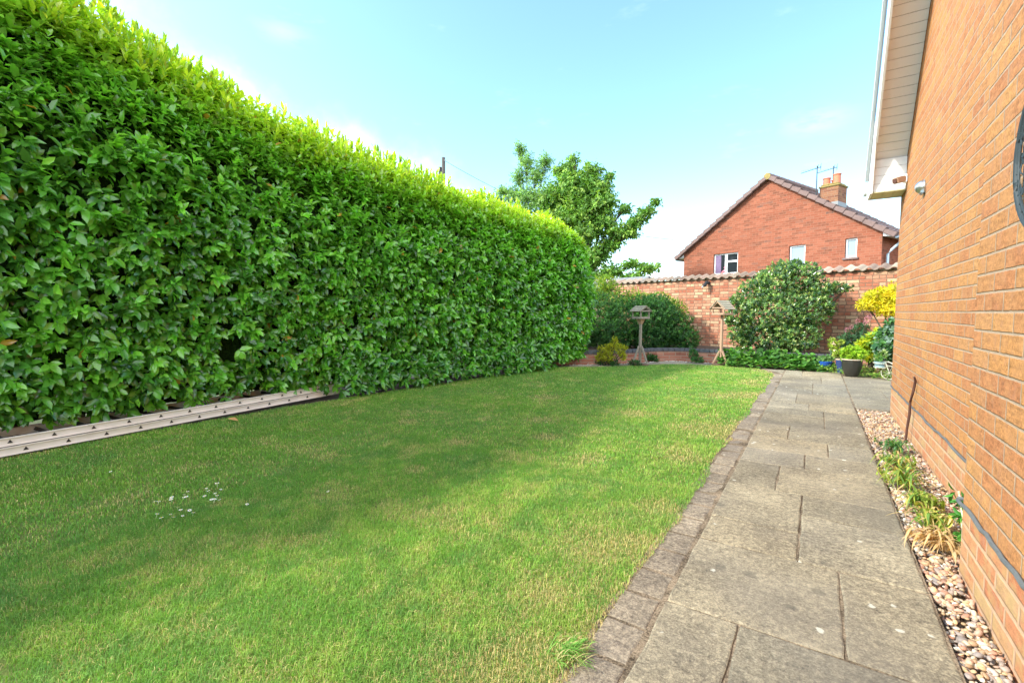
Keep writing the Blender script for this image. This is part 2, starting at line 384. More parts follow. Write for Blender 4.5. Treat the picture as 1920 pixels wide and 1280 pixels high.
def whorl(P, A, n, L, lo=30, hi=75, jit=.15, droop=0.0, step=.35):
    """n leaves round each shoot tip P of axis A; returns P,U,N,L,index"""
    A = unit(A); k = len(P)
    ref = np.tile([0.3, .2, 1.0], (k, 1)); B = unit(np.cross(A, ref)); C = np.cross(A, B)
    idx = np.repeat(np.arange(k), n); q = np.tile(np.arange(n), k)
    ph = q * 2.4 + rng.random(k)[idx] * 6.28 + rng.normal(0, .25, len(idx))
    rad = B[idx] * np.cos(ph)[:, None] + C[idx] * np.sin(ph)[:, None]
    th = np.radians(lo + (hi - lo) * (1 - q / max(n - 1, 1)) + rng.normal(0, 8, len(idx)))
    U = A[idx] * np.cos(th)[:, None] + rad * np.sin(th)[:, None]
    U[:, 2] -= droop * rng.random(len(idx)); U = unit(U + rng.normal(0, jit, U.shape))
    Nn = A[idx] * np.sin(th)[:, None] - rad * np.cos(th)[:, None] + rng.normal(0, .2, U.shape) + np.array([0, 0, .5])
    LL = L * rng.uniform(.7, 1.15, len(idx))
    PP = P[idx] - A[idx] * (((1 - q / max(n - 1, 1)) * step * L)[:, None])
    return PP, U, Nn, LL, idx
def blob_tips(blobs, dens, depth=.35, up=.3):
    Ps = []; As = []
    for (x, y, z, rx, ry, rz) in blobs:
        area = 4 * math.pi * ((rx * ry + ry * rz + rx * rz) / 3); k = max(6, int(area * dens))
        d = unit(rng.normal(size=(k, 3))); bump = 1 + .22 * (rng.random(k) - .5) + .12 * np.sin(d[:, 0] * 7 + x * 5) * np.sin(d[:, 2] * 6 + y)
        r_ = (1 - depth * rng.random(k) ** 1.5) * bump
        Ps.append(np.array([x, y, z]) + d * np.array([rx, ry, rz]) * r_[:, None])
        As.append(unit(d / np.array([rx, ry, rz]) * min(rx, ry, rz) + [0, 0, up] + rng.normal(0, .25, (k, 3))))
    return np.concatenate(Ps), np.concatenate(As)
def tints(n, cols, w=None, var=.18):
    cols = np.array(cols); i = rng.choice(len(cols), n, p=w); c = cols[i] * (1 + rng.normal(0, var, (n, 1)))
    return np.clip(c, .004, 1)
def shrub(name, label, cat, blobs, cols, leafL, leafW, dens, nper=6, m='leaf', tpl='diamond', base=None, w=None, up=.3, lo=25, hi=75,
          pale_leaf=None, droop=0, depth=.45, group=None, stems=True, var=.18):
    b = np.array(blobs)
    bx = base or (float(b[:, 0].mean()), float(b[:, 1].mean()), 0)
    t = thing(name, label, cat, bx, group=group)
    P, A = blob_tips([(x - bx[0], y - bx[1], z - bx[2], rx, ry, rz) for x, y, z, rx, ry, rz in blobs], dens, depth, up)
    keep = P[:, 2] + bx[2] > .02; P = P[keep]; A = A[keep]
    PP, U, Nn, LL, idx = whorl(P, A, nper, leafL, lo, hi, droop=droop)
    c = tints(len(P), cols, w, var)[idx]
    c = np.clip(c * (1 + rng.normal(0, .1, (len(idx), 1))), .003, 1)
    if pale_leaf is not None:                      # pale colour on the shorter leaves of some shoots
        col, frac = pale_leaf; sel = rng.random(len(P)) < frac; s2 = sel[idx] & (LL < leafL * .95)
        c[s2] = np.array(col) * rng.uniform(.8, 1.15, (s2.sum(), 1))
    leaves('foliage', PP, U, Nn, LL, LL * (leafW / leafL), c, MT[m], t, tpl, tpl == 'laurel')
    if stems:
        mb = MB()
        for k in range(len(blobs)):
            x, y, z = b[k, :3] - bx
            mb.tube([(x * .15, y * .15, 0), (x * .4, y * .4, z * .45), (x * .8, y * .8, z * .85), (x, y, z)], [.02, .016, .01, .005], 6)
            for q in range(5):
                d = rng.normal(size=3); d[2] = abs(d[2]); d = d / np.linalg.norm(d) * b[k, 3] * .8
                mb.tube([(x * .8, y * .8, z * .8), (x * .9 + d[0] * .5, y * .9 + d[1] * .5, z * .9 + d[2] * .5), (x + d[0], y + d[1], z + d[2])], [.007, .005, .003], 5)
        mb.build('stems', MT['bark'], t)
    return t

def ribbons(name, lines, width, tint, m, parent=None, nrm=None):
    """flat tapering strap leaves along polylines lines[k][i]"""
    L = np.array(lines); k, n, _ = L.shape
    T = np.gradient(L, axis=1); T = unit(T); up = np.array([0, 0, 1.0]) if nrm is None else nrm
    Sd = unit(np.cross(T, np.broadcast_to(up, T.shape)) + 1e-4)
    s = np.linspace(0, 1, n); prof = np.minimum(1, (1 - s) * 3 + .03) * np.minimum(1, .5 + s * 3)
    w = np.broadcast_to(width, (k,))[:, None, None] * prof[None, :, None] / 2
    V = np.stack([L - Sd * w, L + Sd * w], 2).reshape(k, n * 2, 3)
    Fq = np.array([(2 * i, 2 * i + 1, 2 * i + 3, 2 * i + 2) for i in range(n - 1)])
    F = (Fq[None] + (np.arange(k) * n * 2)[:, None, None]).reshape(-1, 4)
    return link(name, npmesh(name, V.reshape(-1, 3), F, np.repeat(tint, n * 2, 0), True), m, parent)

# ================================================================== SETTING
def sheet(name, poly, z, m, th=0):
    mb = MB(); mb.add([(x, y, z) for x, y in poly], [tuple(range(len(poly)))]); o = mb.build(name, m); return struct(o)

m_, g_ = mat('far_ground'); v = oc(g_); n = g_.noise(v, .4, 5)
finish(g_, g_.ramp(n, [(.3, (.06, .075, .03)), (.7, (.11, .12, .05))]), .95, .2)
mb = MB(); mb.add([(-900, -900, -.09), (900, -900, -.09), (900, 900, -.09), (-900, 900, -.09)], [(0, 1, 2, 3)])
struct(mb.build('ground', m_))

# lawn ---------------------------------------------------------------
LAWN = [(-5.15, -2.5), (-.62, -2.5), (-.60, 9.3), (-.68, 9.75), (-.95, 10.15), (-1.6, 10.28), (-2.2, 10.2), (-2.65, 9.95), (-3.0, 9.45), (-3.4, 8.95), (-4.08, 8.39), (-4.5, 8.1),
        (-4.62, 6.4), (-4.9, 4.6), (-5.1, 3.0)]
m_, g_ = mat('lawn_thatch'); v = oc(g_)
n = g_.noise(v, 1.3, 5, .6); nf = g_.noise(v, 160, 3, .7)
c = g_.ramp(g_.m('ADD', g_.m('MULTIPLY', n, .5), g_.m('MULTIPLY', nf, .5)), [(.25, (.08, .12, .03)), (.5, (.15, .2, .05)), (.75, (.34, .31, .13))])
finish(g_, c, .95, .1, nf, .8, .01)
lawn = sheet('lawn', LAWN, -.006, m_)
sheet('hedge_soil', [(-6.6, -2.5), (-4.6, -2.5), (-4.3, 8.3), (-4.9, 10.2), (-6.6, 9.8)], -.03, MT['soil'])

def inside(poly, x, y):
    r_ = np.zeros(len(x), bool); n = len(poly)
    for i in range(n):
        x0, y0 = poly[i]; x1, y1 = poly[(i + 1) % n]
        c_ = ((y0 > y) != (y1 > y)) & (x < (x1 - x0) * (y - y0) / (y1 - y0 + 1e-12) + x0); r_ ^= c_
    return r_
GP = []
def seg_d(x, y, poly):
    d = np.full(len(x), 9.9)
    for i in range(len(poly)):
        a = np.array(poly[i]); b = np.array(poly[(i + 1) % len(poly)]); ab = b - a
        t = np.clip(((x - a[0]) * ab[0] + (y - a[1]) * ab[1]) / (ab @ ab), 0, 1)
        d = np.minimum(d, np.hypot(x - a[0] - t * ab[0], y - a[1] - t * ab[1]))
    return d
# blades: denser near the viewer's end of the lawn, wider where they are few
xs = []; ys = []; ws = []
for (y0, y1, x0, x1, dens, wd) in ((.3, 1.6, -3.0, -.5, 44000, .0016), (-.3, .3, -3.4, -1.2, 9000, .003), (1.6, 3, -3.0, -.5, 30000, .0019), (.2, 3, -5.2, -3.0, 11000, .0033), (3, 5, -5.2, -.5, 11000, .0034),
                                   (5, 7.4, -5.2, -.5, 6000, .0052), (7.4, 10.4, -4.7, -.5, 4500, .0065), (-1.5, -.3, -5.2, -.5, 2500, .006)):
    n = int((y1 - y0) * (x1 - x0) * dens); xs.append(rng.uniform(x0, x1, n)); ys.append(rng.uniform(y0, y1, n)); ws.append(np.full(n, wd))
gx = np.concatenate(xs); gy = np.concatenate(ys); gw = np.concatenate(ws)
edge_off = (fbm(gx, gy, 3.0, 3) - .5) * .20
LE = LAWN[:1] + [(-.62, -2.5)] + LAWN[2:]
inn = inside(LAWN, gx, gy); dd = seg_d(gx, gy, LAWN)
sd = np.where(inn, dd, -dd)
keep = (sd > -.012 - np.clip(edge_off * .45 + .012, -.02, .05)) & (gx < -.50)
pat = fbm(gx, gy, 1.1, 1); pat2 = fbm(gx, gy, 3.6, 4); fine = fbm(gx, gy, 14, 7)
near_edge = np.clip(1 - (-.6 - gx) / .55, 0, 1)
straw = np.clip((pat2 - .60) * 4, 0, 1) * .55 + np.clip((fbm(gx, gy, 2.0, 9) - .47) * 5, 0, 1) * near_edge * 1.35
spots = [(-1.95, 3.55, .16), (-2.3, 4.1, .2), (-2.5, 3.0, .16), (-1.6, 4.9, .25), (-.85, 1.55, .17), (-.78, 1.9, .12), (-.72, 2.6, .14), (-.8, 3.6, .2), (-2.9, 5.2, .25), (-1.4, 3.2, .14), (-.95, 4.6, .25), (-1.0, 6.6, .3), (-2.3, 2.3, .1), (-3.4, 3.3, .15), (-.74, 1.2, .14)]
for a, b, r_ in spots: straw = np.maximum(straw, np.clip(1.2 - np.hypot(gx - a, (gy - b)) / r_ * (.8 + .5 * fine), 0, 1) * .9)
straw = np.clip(straw, 0, 1)
bald = rng.random(len(gx)) < straw * .45
keep &= ~bald
gx, gy, gw, pat, pat2, fine, straw, near_edge = [a[keep] for a in (gx, gy, gw, pat, pat2, fine, straw, near_edge)]
n = len(gx)
hgt = rng.uniform(.009, .020, n) * (.75 + .6 * pat) * (1 - .35 * straw)
ang = rng.uniform(0, 6.283, n); lean = rng.uniform(.4, 2.0, n)
wx = np.cos(ang + 1.57) * gw / 2; wy = np.sin(ang + 1.57) * gw / 2
lx = np.cos(ang) * lean * hgt; ly = np.sin(ang) * lean * hgt
V = np.zeros((n, 5, 3), np.float32)
V[:, 0] = np.stack([gx - wx, gy - wy, np.full(n, -.008)], 1); V[:, 1] = np.stack([gx + wx, gy + wy, np.full(n, -.008)], 1)
V[:, 2] = np.stack([gx - wx * .8 + lx * .35, gy - wy * .8 + ly * .35, hgt * .6], 1); V[:, 3] = np.stack([gx + wx * .8 + lx * .35, gy + wy * .8 + ly * .35, hgt * .6], 1)
V[:, 4] = np.stack([gx + lx, gy + ly, hgt * (1.12 - .44 * lean)], 1)
Fq = np.array([(0, 1, 3), (0, 3, 2), (2, 3, 4)])
F = (Fq[None] + (np.arange(n) * 5)[:, None, None]).reshape(-1, 3)
gr = np.array([.21, .40, .045]); gd = np.array([.13, .32, .06]); gl = np.array([.38, .52, .10]); stc = np.array([.66, .53, .24])
k = np.clip((pat - .3) * 1.3 + .22 + rng.normal(0, .3, n), 0, 1)[:, None]
T = gd * (1 - k) + gr * k
k = np.clip((fine - .45) * 2.0 + (pat2 - .5) * 1.2 + np.clip((gx + 2.6) * .18, -.15, .35) + rng.normal(0, .25, n), 0, 1)[:, None] * .8; T = T * (1 - k) + gl * k
teal = np.clip((fbm(gx, gy, 5.0, 31) - .56) * 5, 0, 1)[:, None] * .28; T = T * (1 - teal) + np.array([.10, .24, .09]) * teal
T = T * (.86 + .28 * fbm(gx, gy, 9.0, 41))[:, None]
isst = (rng.random(n) < .05 + .10 * (fine > .55) + straw * .75)[:, None]
T = np.where(isst, stc * rng.uniform(.6, 1.15, (n, 1)), T) * rng.uniform(.75, 1.2, (n, 1))
go = link('grass', npmesh('grass', V.reshape(-1, 3), F, np.repeat(np.clip(T, 0, 1), 5, 0)), MT['grass'])
tag(go, 'short mown grass of the lawn with straw coloured dry patches', 'grass', kind='stuff')

# path of riven slabs -----------------------------------------------------
m_, g_ = mat('riven_paving'); tcn = oc(g_)
a = g_.n('ShaderNodeAttribute', {'attribute_name': 'tint'}).outputs['Color']
big = g_.noise(tcn, 2.2, 5, .65); mid = g_.noise(tcn, 38, 6, .8); fine_ = g_.noise(tcn, 120, 4, .85)
mixv = g_.m('ADD', g_.m('MULTIPLY', big, .22), g_.m('ADD', g_.m('MULTIPLY', mid, .40), g_.m('MULTIPLY', fine_, .38)))
c = g_.ramp(mixv, [(.39, (.08, .066, .050)), (.455, (.17, .145, .108)), (.505, (.265, .228, .162)), (.555, (.39, .335, .235)), (.64, (.60, .53, .40))])
gp = g_.ss(g_.noise(tcn, .9, 3, .5), .44, .60)
c = g_.mix(g_.m('MULTIPLY', gp, .38), c, (.20, .18, .155))
c = g_.mix(1.0, c, a, 'MULTIPLY')
vor = g_.n('ShaderNodeTexVoronoi', None, Vector=g_.vm('ADD', tcn, g_.vm('MULTIPLY', g_.n('ShaderNodeTexNoise', None, Vector=tcn, Scale=30.0).outputs['Color'], (.03, .03, .03))[0])[0], Scale=13.0)
spot = g_.m('MULTIPLY', g_.ss(vor.outputs['Distance'], .19, .12), g_.ss(g_.n('ShaderNodeSeparateColor', None, Color=vor.outputs['Color']).outputs[0], .80, .86))
c = g_.mix(g_.m('MULTIPLY', spot, .75), c, (.60, .58, .50))
vor2 = g_.n('ShaderNodeTexVoronoi', None, Vector=tcn, Scale=7.0)
spot2 = g_.m('MULTIPLY', g_.ss(g_.m('ADD', vor2.outputs['Distance'], g_.m('MULTIPLY', mid, .2)), .34, .24), g_.ss(g_.n('ShaderNodeSeparateColor', None, Color=vor2.outputs['Color']).outputs[1], .62, .70))
c = g_.mix(g_.m('MULTIPLY', spot2, .5), c, (.10, .09, .075))
hb = g_.m('ADD', g_.m('MULTIPLY', mid, 1.2), g_.m('ADD', g_.m('MULTIPLY', fine_, .35), big))
finish(g_, c, .88, .25, hb, .55, .012)
MT['paving'] = m_
m_, g_ = mat('joint_grit'); v = oc(g_); nf = g_.noise(v, 130, 4, .7); nb = g_.noise(v, 6, 3)
finish(g_, g_.ramp(g_.m('ADD', g_.m('MULTIPLY', nf, .6), g_.m('MULTIPLY', nb, .4)), [(.38, (.05, .038, .027)), (.48, (.17, .13, .09)), (.6, (.34, .26, .18))]), .95, .1, nf, .8, .006)
MT['grit'] = m_
sheet('path_bed', [(-.62, -2.5), (.415, -2.5), (.415, 6.64), (3.0, 6.64), (3.0, 10.6), (-.2, 10.9), (-3.0, 11.0), (-4.9, 8.6), (-4.55, 7.9), (-3.4, 8.9), (-2.6, 9.9), (-1.6, 10.2), (-.62, 9.5)], -.0055, MT['grit'])

SL = []
def row(y0, y1, sp=(), lsub=None, rsub=None):
    xs_ = [-.445] + list(sp) + [.410]
    for i in range(len(xs_) - 1):
        sub = lsub if i == 0 else (rsub if i == len(xs_) - 2 else None)
        if sub:
            SL.append((xs_[i], y0, xs_[i + 1], sub)); SL.append((xs_[i], sub, xs_[i + 1], y1))
        else: SL.append((xs_[i], y0, xs_[i + 1], y1))
for a_ in [(-2.4, -1.5, (-.1,)), (-1.5, -.7, (.1,)), (-.7, .1, (-.15,)), (.1, .6, (.1,)), (.6, 1.2, (-.02,)), (1.2, 1.76, (-.19,)), (1.76, 2.36, (.12,)), (2.36, 3.25, (-.03,), 2.66, 2.92), (3.25, 3.80, (-.175,)),
           (3.80, 4.2, (-.03,)), (4.2, 4.64, (.12,)), (4.64, 5.2, (-.17,)), (5.2, 6.15, (.11,), 5.76), (6.15, 6.55, (-.03,)), (6.55, 7.36, (-.17,)), (7.36, 8.5, (.0,), 7.9), (8.5, 9.4, (.11,)), (9.4, 10.3, (-.17,))]: row(*a_)
SL += [(.42, 6.66, 1.0, 7.4), (1.0, 6.66, 1.8, 7.4), (.42, 7.4, .8, 8.3), (.8, 7.4, 1.5, 8.3), (.42, 8.3, 1.1, 9.1), (1.1, 8.3, 1.8, 9.1), (.42, 9.1, 1.04, 9.75), (1.04, 9.1, 1.9, 9.75), (1.8, 6.66, 2.6, 8.3), (1.8, 8.3, 2.6, 9.1)]
mb = MB()
def slab_poly(poly, top=0.0, nx=None):
    # an irregular slab: rounded arris, slightly dished top
    cx_ = sum(p[0] for p in poly) / len(poly); cy_ = sum(p[1] for p in poly) / len(poly)
    pts = []
    for i in range(len(poly)):
        a = Vector(poly[i]); b = Vector(poly[(i + 1) % len(poly)]); L_ = (b - a).length; k = max(2, int(L_ / .06))
        for q in range(k): pts.append(a.lerp(b, q / k))
    rings = []
    for ins, z in ((.000, -.03), (.000, -.009), (.003, -.002), (.010, .0)):
        rg = []
        for p in pts:
            d = Vector((cx_ - p.x, cy_ - p.y)); L_ = max(d.length, .01); j = (vnoise(p.x, p.y, 23, 3) - .5) * .009 + (vnoise(p.x, p.y, 90, 3) - .5) * .004
            q = p + d / L_ * (ins + .002 + j)
            rg.append((q.x, q.y, z + top + (0 if z < -.01 else (vnoise(p.x, p.y, 9, 8) - .5) * .003)))
        rings.append(rg)
    n = len(pts); vs = [v for r_ in rings for v in r_]
    fs = [(i * n + k, i * n + (k + 1) % n, (i + 1) * n + (k + 1) % n, (i + 1) * n + k) for i in range(3) for k in range(n)]
    vs.append((cx_, cy_, top + .001)); c0 = len(vs) - 1
    fs += [(3 * n + k, 3 * n + (k + 1) % n, c0) for k in range(n)]
    mb.add(vs, fs)
for x0, y0, x1, y1 in SL:
    t_ = random.uniform(.80, 1.12); w_ = random.uniform(-.01, .05); mb.cur = (t_ * (1 + w_), t_, t_ * (1 - w_ * 1.6))
    e = .0012; slab_poly([(x0 + e, y0 + e), (x1 - e, y0 + e), (x1 - e, y1 - e), (x0 + e, y1 - e)], random.uniform(-.002, .002))
# curved run of slabs between the lawn and the raised bed
inner = [(-.47, 9.6), (-.80, 10.22), (-1.6, 10.36), (-2.25, 10.28), (-2.75, 10.02), (-3.1, 9.5), (-3.5, 9.0), (-4.15, 8.42), (-4.8, 8.0)]
outer = [(-.45, 10.4), (-.9, 10.7), (-1.6, 10.72), (-2.4, 10.78), (-2.95, 10.5), (-3.35, 9.75), (-3.75, 9.2), (-4.3, 8.75), (-4.95, 8.4)]
for i in range(len(inner) - 1):
    t_ = random.uniform(.85, 1.1); mb.cur = (t_, t_, t_)
    slab_poly([inner[i + 1], inner[i], outer[i], outer[i + 1]], -.002)
struct(mb.build('path', MT['paving'], smooth=False))
# edging blocks
mb = MB(); y = -2.4
while y < 9.35:
    L_ = .205 + random.uniform(-.012, .012); t_ = random.uniform(.84, 1.02); mb.cur = (t_ * .98, t_ * .93, t_ * .96)
    dx = random.uniform(-.006, .006)
    slab_poly([(-.600 + dx, y + .004), (-.456 + dx * .5, y + .004 + random.uniform(-.004, .004)), (-.456 + dx * .5, y + L_ - .004), (-.600 + dx, y + L_ - .004)], random.uniform(-.006, -.001))
    y += L_
struct(mb.build('kerb', MT['paving']))

# gravel ----------------------------------------------------------------
sheet('gravel_bed', [(.415, -2.5), (.74, -2.5), (.74, 6.64), (.415, 6.64)], -.052, MT['grit'])
mb = MB(); mb.box((.42, 6.625, -.06), (.73, 6.655, -.004)); struct(mb.build('path_edge', MT['paving'], bevel=.003))
import bmesh
def ico(sub):
    bm = bmesh.new(); bmesh.ops.create_icosphere(bm, subdivisions=sub, radius=1)
    V = np.array([v.co[:] for v in bm.verts]); F = np.array([[v.index for v in f.verts] for f in bm.faces]); bm.free(); return V, F
def pebbles(P, size, tint, sub):
    V0, F0 = ico(sub); n = len(P)
    sc = size[:, None] * rng.uniform([.75, .55, .35], [1.2, .95, .65], (n, 3))
    lump = 1 + .16 * np.sin(V0 @ rng.normal(size=(3, n)) * 2.2 + rng.random(n) * 6).T[:, :, None]
    V = V0[None] * lump * sc[:, None, :]
    a, b = rng.uniform(0, 6.28, n), rng.normal(0, .45, n)
    ca, sa, cb, sb = np.cos(a), np.sin(a), np.cos(b), np.sin(b)
    x = V[..., 0] * cb[:, None] + V[..., 2] * sb[:, None]; z = -V[..., 0] * sb[:, None] + V[..., 2] * cb[:, None]; y_ = V[..., 1]
    V = np.stack([x * ca[:, None] - y_ * sa[:, None], x * sa[:, None] + y_ * ca[:, None], z], 2) + P[:, None, :]
    F = (F0[None] + (np.arange(n) * len(V0))[:, None, None]).reshape(-1, 3)
    return V.reshape(-1, 3), F, np.repeat(tint, len(V0), 0)
PC = [(.38, .24, .14), (.45, .30, .17), (.33, .17, .11), (.46, .36, .25), (.30, .23, .19), (.46, .31, .17), (.24, .20, .18), (.42, .26, .19), (.52, .45, .37)]
Vs = []; Fs = []; Ts = []; off = 0
for (y0, y1, dens, sub, sz) in ((-.6, 3.6, 6800, 2, .0094), (3.6, 6.63, 7000, 1, .0090)):
    n = int((y1 - y0) * .3 * dens); X = rng.uniform(.425, .725, n); Y = rng.uniform(y0, y1, n)
    ok = ~((X > .545) & (Y > 1.2) & (Y < 2.72)); X = X[ok]; Y = Y[ok]; n = len(X)
    lay = np.arange(n) / n
    P = np.stack([X, Y, -.043 + lay * .026 + (fbm(X, Y, 6, 2) - .5) * .014], 1); s_ = np.clip(rng.lognormal(0, .38, n), .5, 2.1) * sz
    V, F, T = pebbles(P, s_, tints(n, PC, var=.14) * 1.08, sub); Vs.append(V); Fs.append(F + off); Ts.append(T); off += len(V)
o = link('gravel', npmesh('gravel', np.concatenate(Vs), np.concatenate(Fs), np.concatenate(Ts), True), MT['stone'])
tag(o, 'strip of mixed tan and grey pebbles at the foot of the brick house', 'gravel', kind='stuff')
# pale chippings at the foot of the low bed wall
n = 260; s0 = rng.random(n); bx = np.interp(s0, [0, .3, .45, .6, 1], [-4.3, -3.6, -3.05, -2.7, -1.5]); by = np.interp(s0, [0, .3, .45, .6, 1], [8.72, 9.22, 10.1, 10.72, 10.68])
P = np.stack([bx + rng.normal(0, .03, n), by - np.abs(rng.normal(0, .05, n)), np.full(n, .004)], 1)
V, F, T = pebbles(P, rng.uniform(.008, .016, n), tints(n, [(.7, .68, .62), (.6, .56, .5)], var=.08), 1)
o = link('chippings', npmesh('chippings', V, F, T, True), MT['stone']); tag(o, 'scatter of white stone chippings along the foot of the low bed wall', 'chippings', kind='stuff')

# ================================================================== HEDGE
PLAN = np.array([(-5.28, -8.0), (-5.28, -2.2), (-5.28, 1), (-5.25, 3.2), (-5.0, 4.6), (-4.66, 6.4), (-4.3, 8.0), (-4.05, 8.5), (-4.02, 8.9), (-4.2, 9.22), (-4.62, 9.35), (-5.0, 9.35), (-5.4, 9.2), (-5.7, 8.6), (-6.2, 6), (-6.7, 2), (-6.8, -2.2), (-6.8, -8.0)])
seg = np.linalg.norm(np.diff(PLAN, axis=0), axis=1); CUM = np.concatenate([[0], np.cumsum(seg)])
def plan_at(s):
    x = np.interp(s, CUM, PLAN[:, 0]); y = np.interp(s, CUM, PLAN[:, 1])
    e = .12; tx = np.interp(s + e, CUM, PLAN[:, 0]) - np.interp(s - e, CUM, PLAN[:, 0]); ty = np.interp(s + e, CUM, PLAN[:, 1]) - np.interp(s - e, CUM, PLAN[:, 1])
    l = np.hypot(tx, ty) + 1e-9; return x, y, ty / l, -tx / l            # outward normal to the lawn side
PROF = np.array([(-.10, .14), (.0, .45), (.10, 1.0), (.17, 1.6), (.13, 2.1), (.02, 2.55), (-.16, 2.88), (-.42, 3.12), (-.75, 3.2)])
ps = np.linalg.norm(np.diff(PROF, axis=0), axis=1); PC_ = np.concatenate([[0], np.cumsum(ps)]); PT = PC_[-1]
def hscale(y): return np.interp(y, [.0, 1.0, 1.7, 2.3, 3.0, 4.5, 6, 7.3, 8.2, 8.8, 9.4], [1.30, 1.28, 1.22, 1.17, 1.12, 1.05, 1.0, .975, .95, .90, .82])
def hedge_pt(s, t, shrink=0.0):
    x, y, nx, ny = plan_at(s)
    o_ = np.interp(t, PC_, PROF[:, 0]) - shrink; z = np.interp(t, PC_, PROF[:, 1])
    e = .08; to = np.interp(t + e, PC_, PROF[:, 0]) - np.interp(t - e, PC_, PROF[:, 0]); tz = np.interp(t + e, PC_, PROF[:, 1]) - np.interp(t - e, PC_, PROF[:, 1])
    l = np.hypot(to, tz) + 1e-9; no, nz = tz / l, -to / l
    zz = np.where(z > .6, .6 + (z - .6) * (hscale(y) * 3.2 - .6) / 2.6, z) - shrink * np.clip(nz, 0, 1)
    zz = np.where((s < 11.3) & (t < .6), zz + .04, zz)
    return np.stack([x + nx * o_, y + ny * o_, zz], -1), np.stack([nx * no, ny * no, nz], -1)
hg = thing('laurel_hedge', 'tall clipped cherry laurel hedge with glossy leaves and yellow green top growth', 'hedge', (-5.2, 3.5, 0))
def off_h(P): return P - np.array([-5.2, 3.5, 0])
# dark inner twiggy mass
ns_, nt_ = 130, 14
ss_, tt_ = np.meshgrid(np.linspace(0, CUM[-1], ns_), np.linspace(0, PT, nt_), indexing='ij')
Pc, _ = hedge_pt(ss_.ravel(), tt_.ravel(), .20)
Pc = Pc + rng.normal(0, .03, Pc.shape)
F = np.array([(i * nt_ + j, (i + 1) * nt_ + j, (i + 1) * nt_ + j + 1, i * nt_ + j + 1) for i in range(ns_ - 1) for j in range(nt_ - 1)])
top_i = np.arange(ns_) * nt_ + nt_ - 1
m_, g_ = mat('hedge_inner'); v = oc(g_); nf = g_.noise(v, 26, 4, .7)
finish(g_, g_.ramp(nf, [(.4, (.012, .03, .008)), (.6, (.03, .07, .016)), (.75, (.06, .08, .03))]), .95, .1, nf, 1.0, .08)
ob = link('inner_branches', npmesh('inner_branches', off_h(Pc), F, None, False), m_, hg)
mid_ = []; n_h = len(PLAN)
mb = MB()
for i in range(26):                                   # lid under the top growth
    a, b = np.interp([i / 26, (i + 1) / 26], [0, 1], [-8.0, 9.0])
    za, zb = float(hscale(a) * 3.2 - .25), float(hscale(b) * 3.2 - .25)
    def xr(y): return -5.28 - .75 + max(0, (y - 3.2)) * .195, -6.25 + max(0, (y - 3.2)) * .12
    xa0, xa1 = xr(a); xb0, xb1 = xr(b)
    mb.add([(xa0 + 5.2, a - 3.5, za), (xb0 + 5.2, b - 3.5, zb), (xb1 + 5.2, b - 3.5, zb), (xa1 + 5.2, a - 3.5, za)], [(0, 1, 2, 3)])
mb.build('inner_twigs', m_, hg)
# stems at the foot
mb = MB()
for y in np.arange(-2, 9, .42):
    x, yy, nx, ny = plan_at(np.interp(y, PLAN[:9, 1], CUM[:9])); x = float(x) - .45
    mb.tube([(x + 5.2, y - 3.5, -.05), (x + 5.25 + random.uniform(-.1, .1), y - 3.5 + random.uniform(-.1, .1), .5), (x + 5.2, y - 3.5 + random.uniform(-.2, .2), 1.3)], [.04, .03, .02], 7)
mb.build('stems', MT['bark'], hg)
# leaves
S_front = CUM[14]
Pl = []; Ul = []; Nl = []; Ll = []; Wl = []; Tl = []
def hedge_layer(n, s0, s1, t0, t1, depth, L, nper, newg=1.0, outward=0.0):
    s = rng.uniform(s0, s1, n); t = rng.uniform(t0, t1, n)
    P, Nn = hedge_pt(s, t, 0)
    lump = (fbm(s, t, 2.2, 12) - .5) * .16 + (fbm(s, t, 7, 14) - .5) * .07
    thin = fbm(s, t, 3.5, 21); keep = rng.random(n) < np.clip((thin - .16) * 6, .30, 1)
    P = P + Nn * (lump - rng.random(n) ** 1.3 * depth + outward)[:, None]
    P, Nn, t, s = P[keep], Nn[keep], t[keep], s[keep]
    z = P[:, 2]; ztop = hscale(P[:, 1]) * 3.2
    hz = np.clip((z / ztop - .35) / .5, 0, 1)
    A = Nn * (.95 - .25 * hz)[:, None] + np.array([0, 0, 1.0]) * (-.12 + 1.0 * hz)[:, None] + rng.normal(0, .38, P.shape)
    PP, U, NN, LL, idx = whorl(P, A, nper, L, 22, 78, jit=.2, droop=.55, step=.5)
    U[:, 2] -= .35 * (1 - hz[idx]) * rng.random(len(idx))
    NN = NN + np.array([.15, 0, .5])
    k = len(P)
    dark = np.array([.075, .23, .035]); midc = np.array([.14, .40, .045]); lite = np.array([.22, .54, .06]); yel = np.array([.58, .68, .045])
    r_ = rng.random(k)[:, None]; c = np.where(r_ < .34, dark, np.where(r_ < .76, midc, lite)) * (1 + rng.normal(0, .12, (k, 1)))
    c = c[idx]
    q = rng.random(len(idx))
    top = np.clip((z / ztop - .80) / .18, 0, 1)[idx]; mt = np.clip((z / ztop - .50) / .45, 0, 1)[idx]
    c = c * (1 - .5 * mt[:, None]) + np.array([.22, .47, .035]) * (.5 * mt[:, None])
    kk = (top * np.clip(.35 + q, 0, 1) * newg)[:, None]; c = c * (1 - kk) + yel * kk
    young = (rng.random(k) < .06)[idx] & (top < .2); c[young] = np.array([.22, .50, .05]) * rng.uniform(.8, 1.2, (young.sum(), 1))
    old = rng.random(len(idx)) < .0045; c[old] = np.array([.50, .28, .04]) * rng.uniform(.7, 1.1, (old.sum(), 1))
    c = c * rng.uniform(.78, 1.22, (len(idx), 1))
    LL = LL * (1 - .25 * top)
    Pl.append(PP); Ul.append(U); Nl.append(NN); Ll.append(LL); Wl.append(LL * rng.uniform(.42, .54, len(LL))); Tl.append(c)
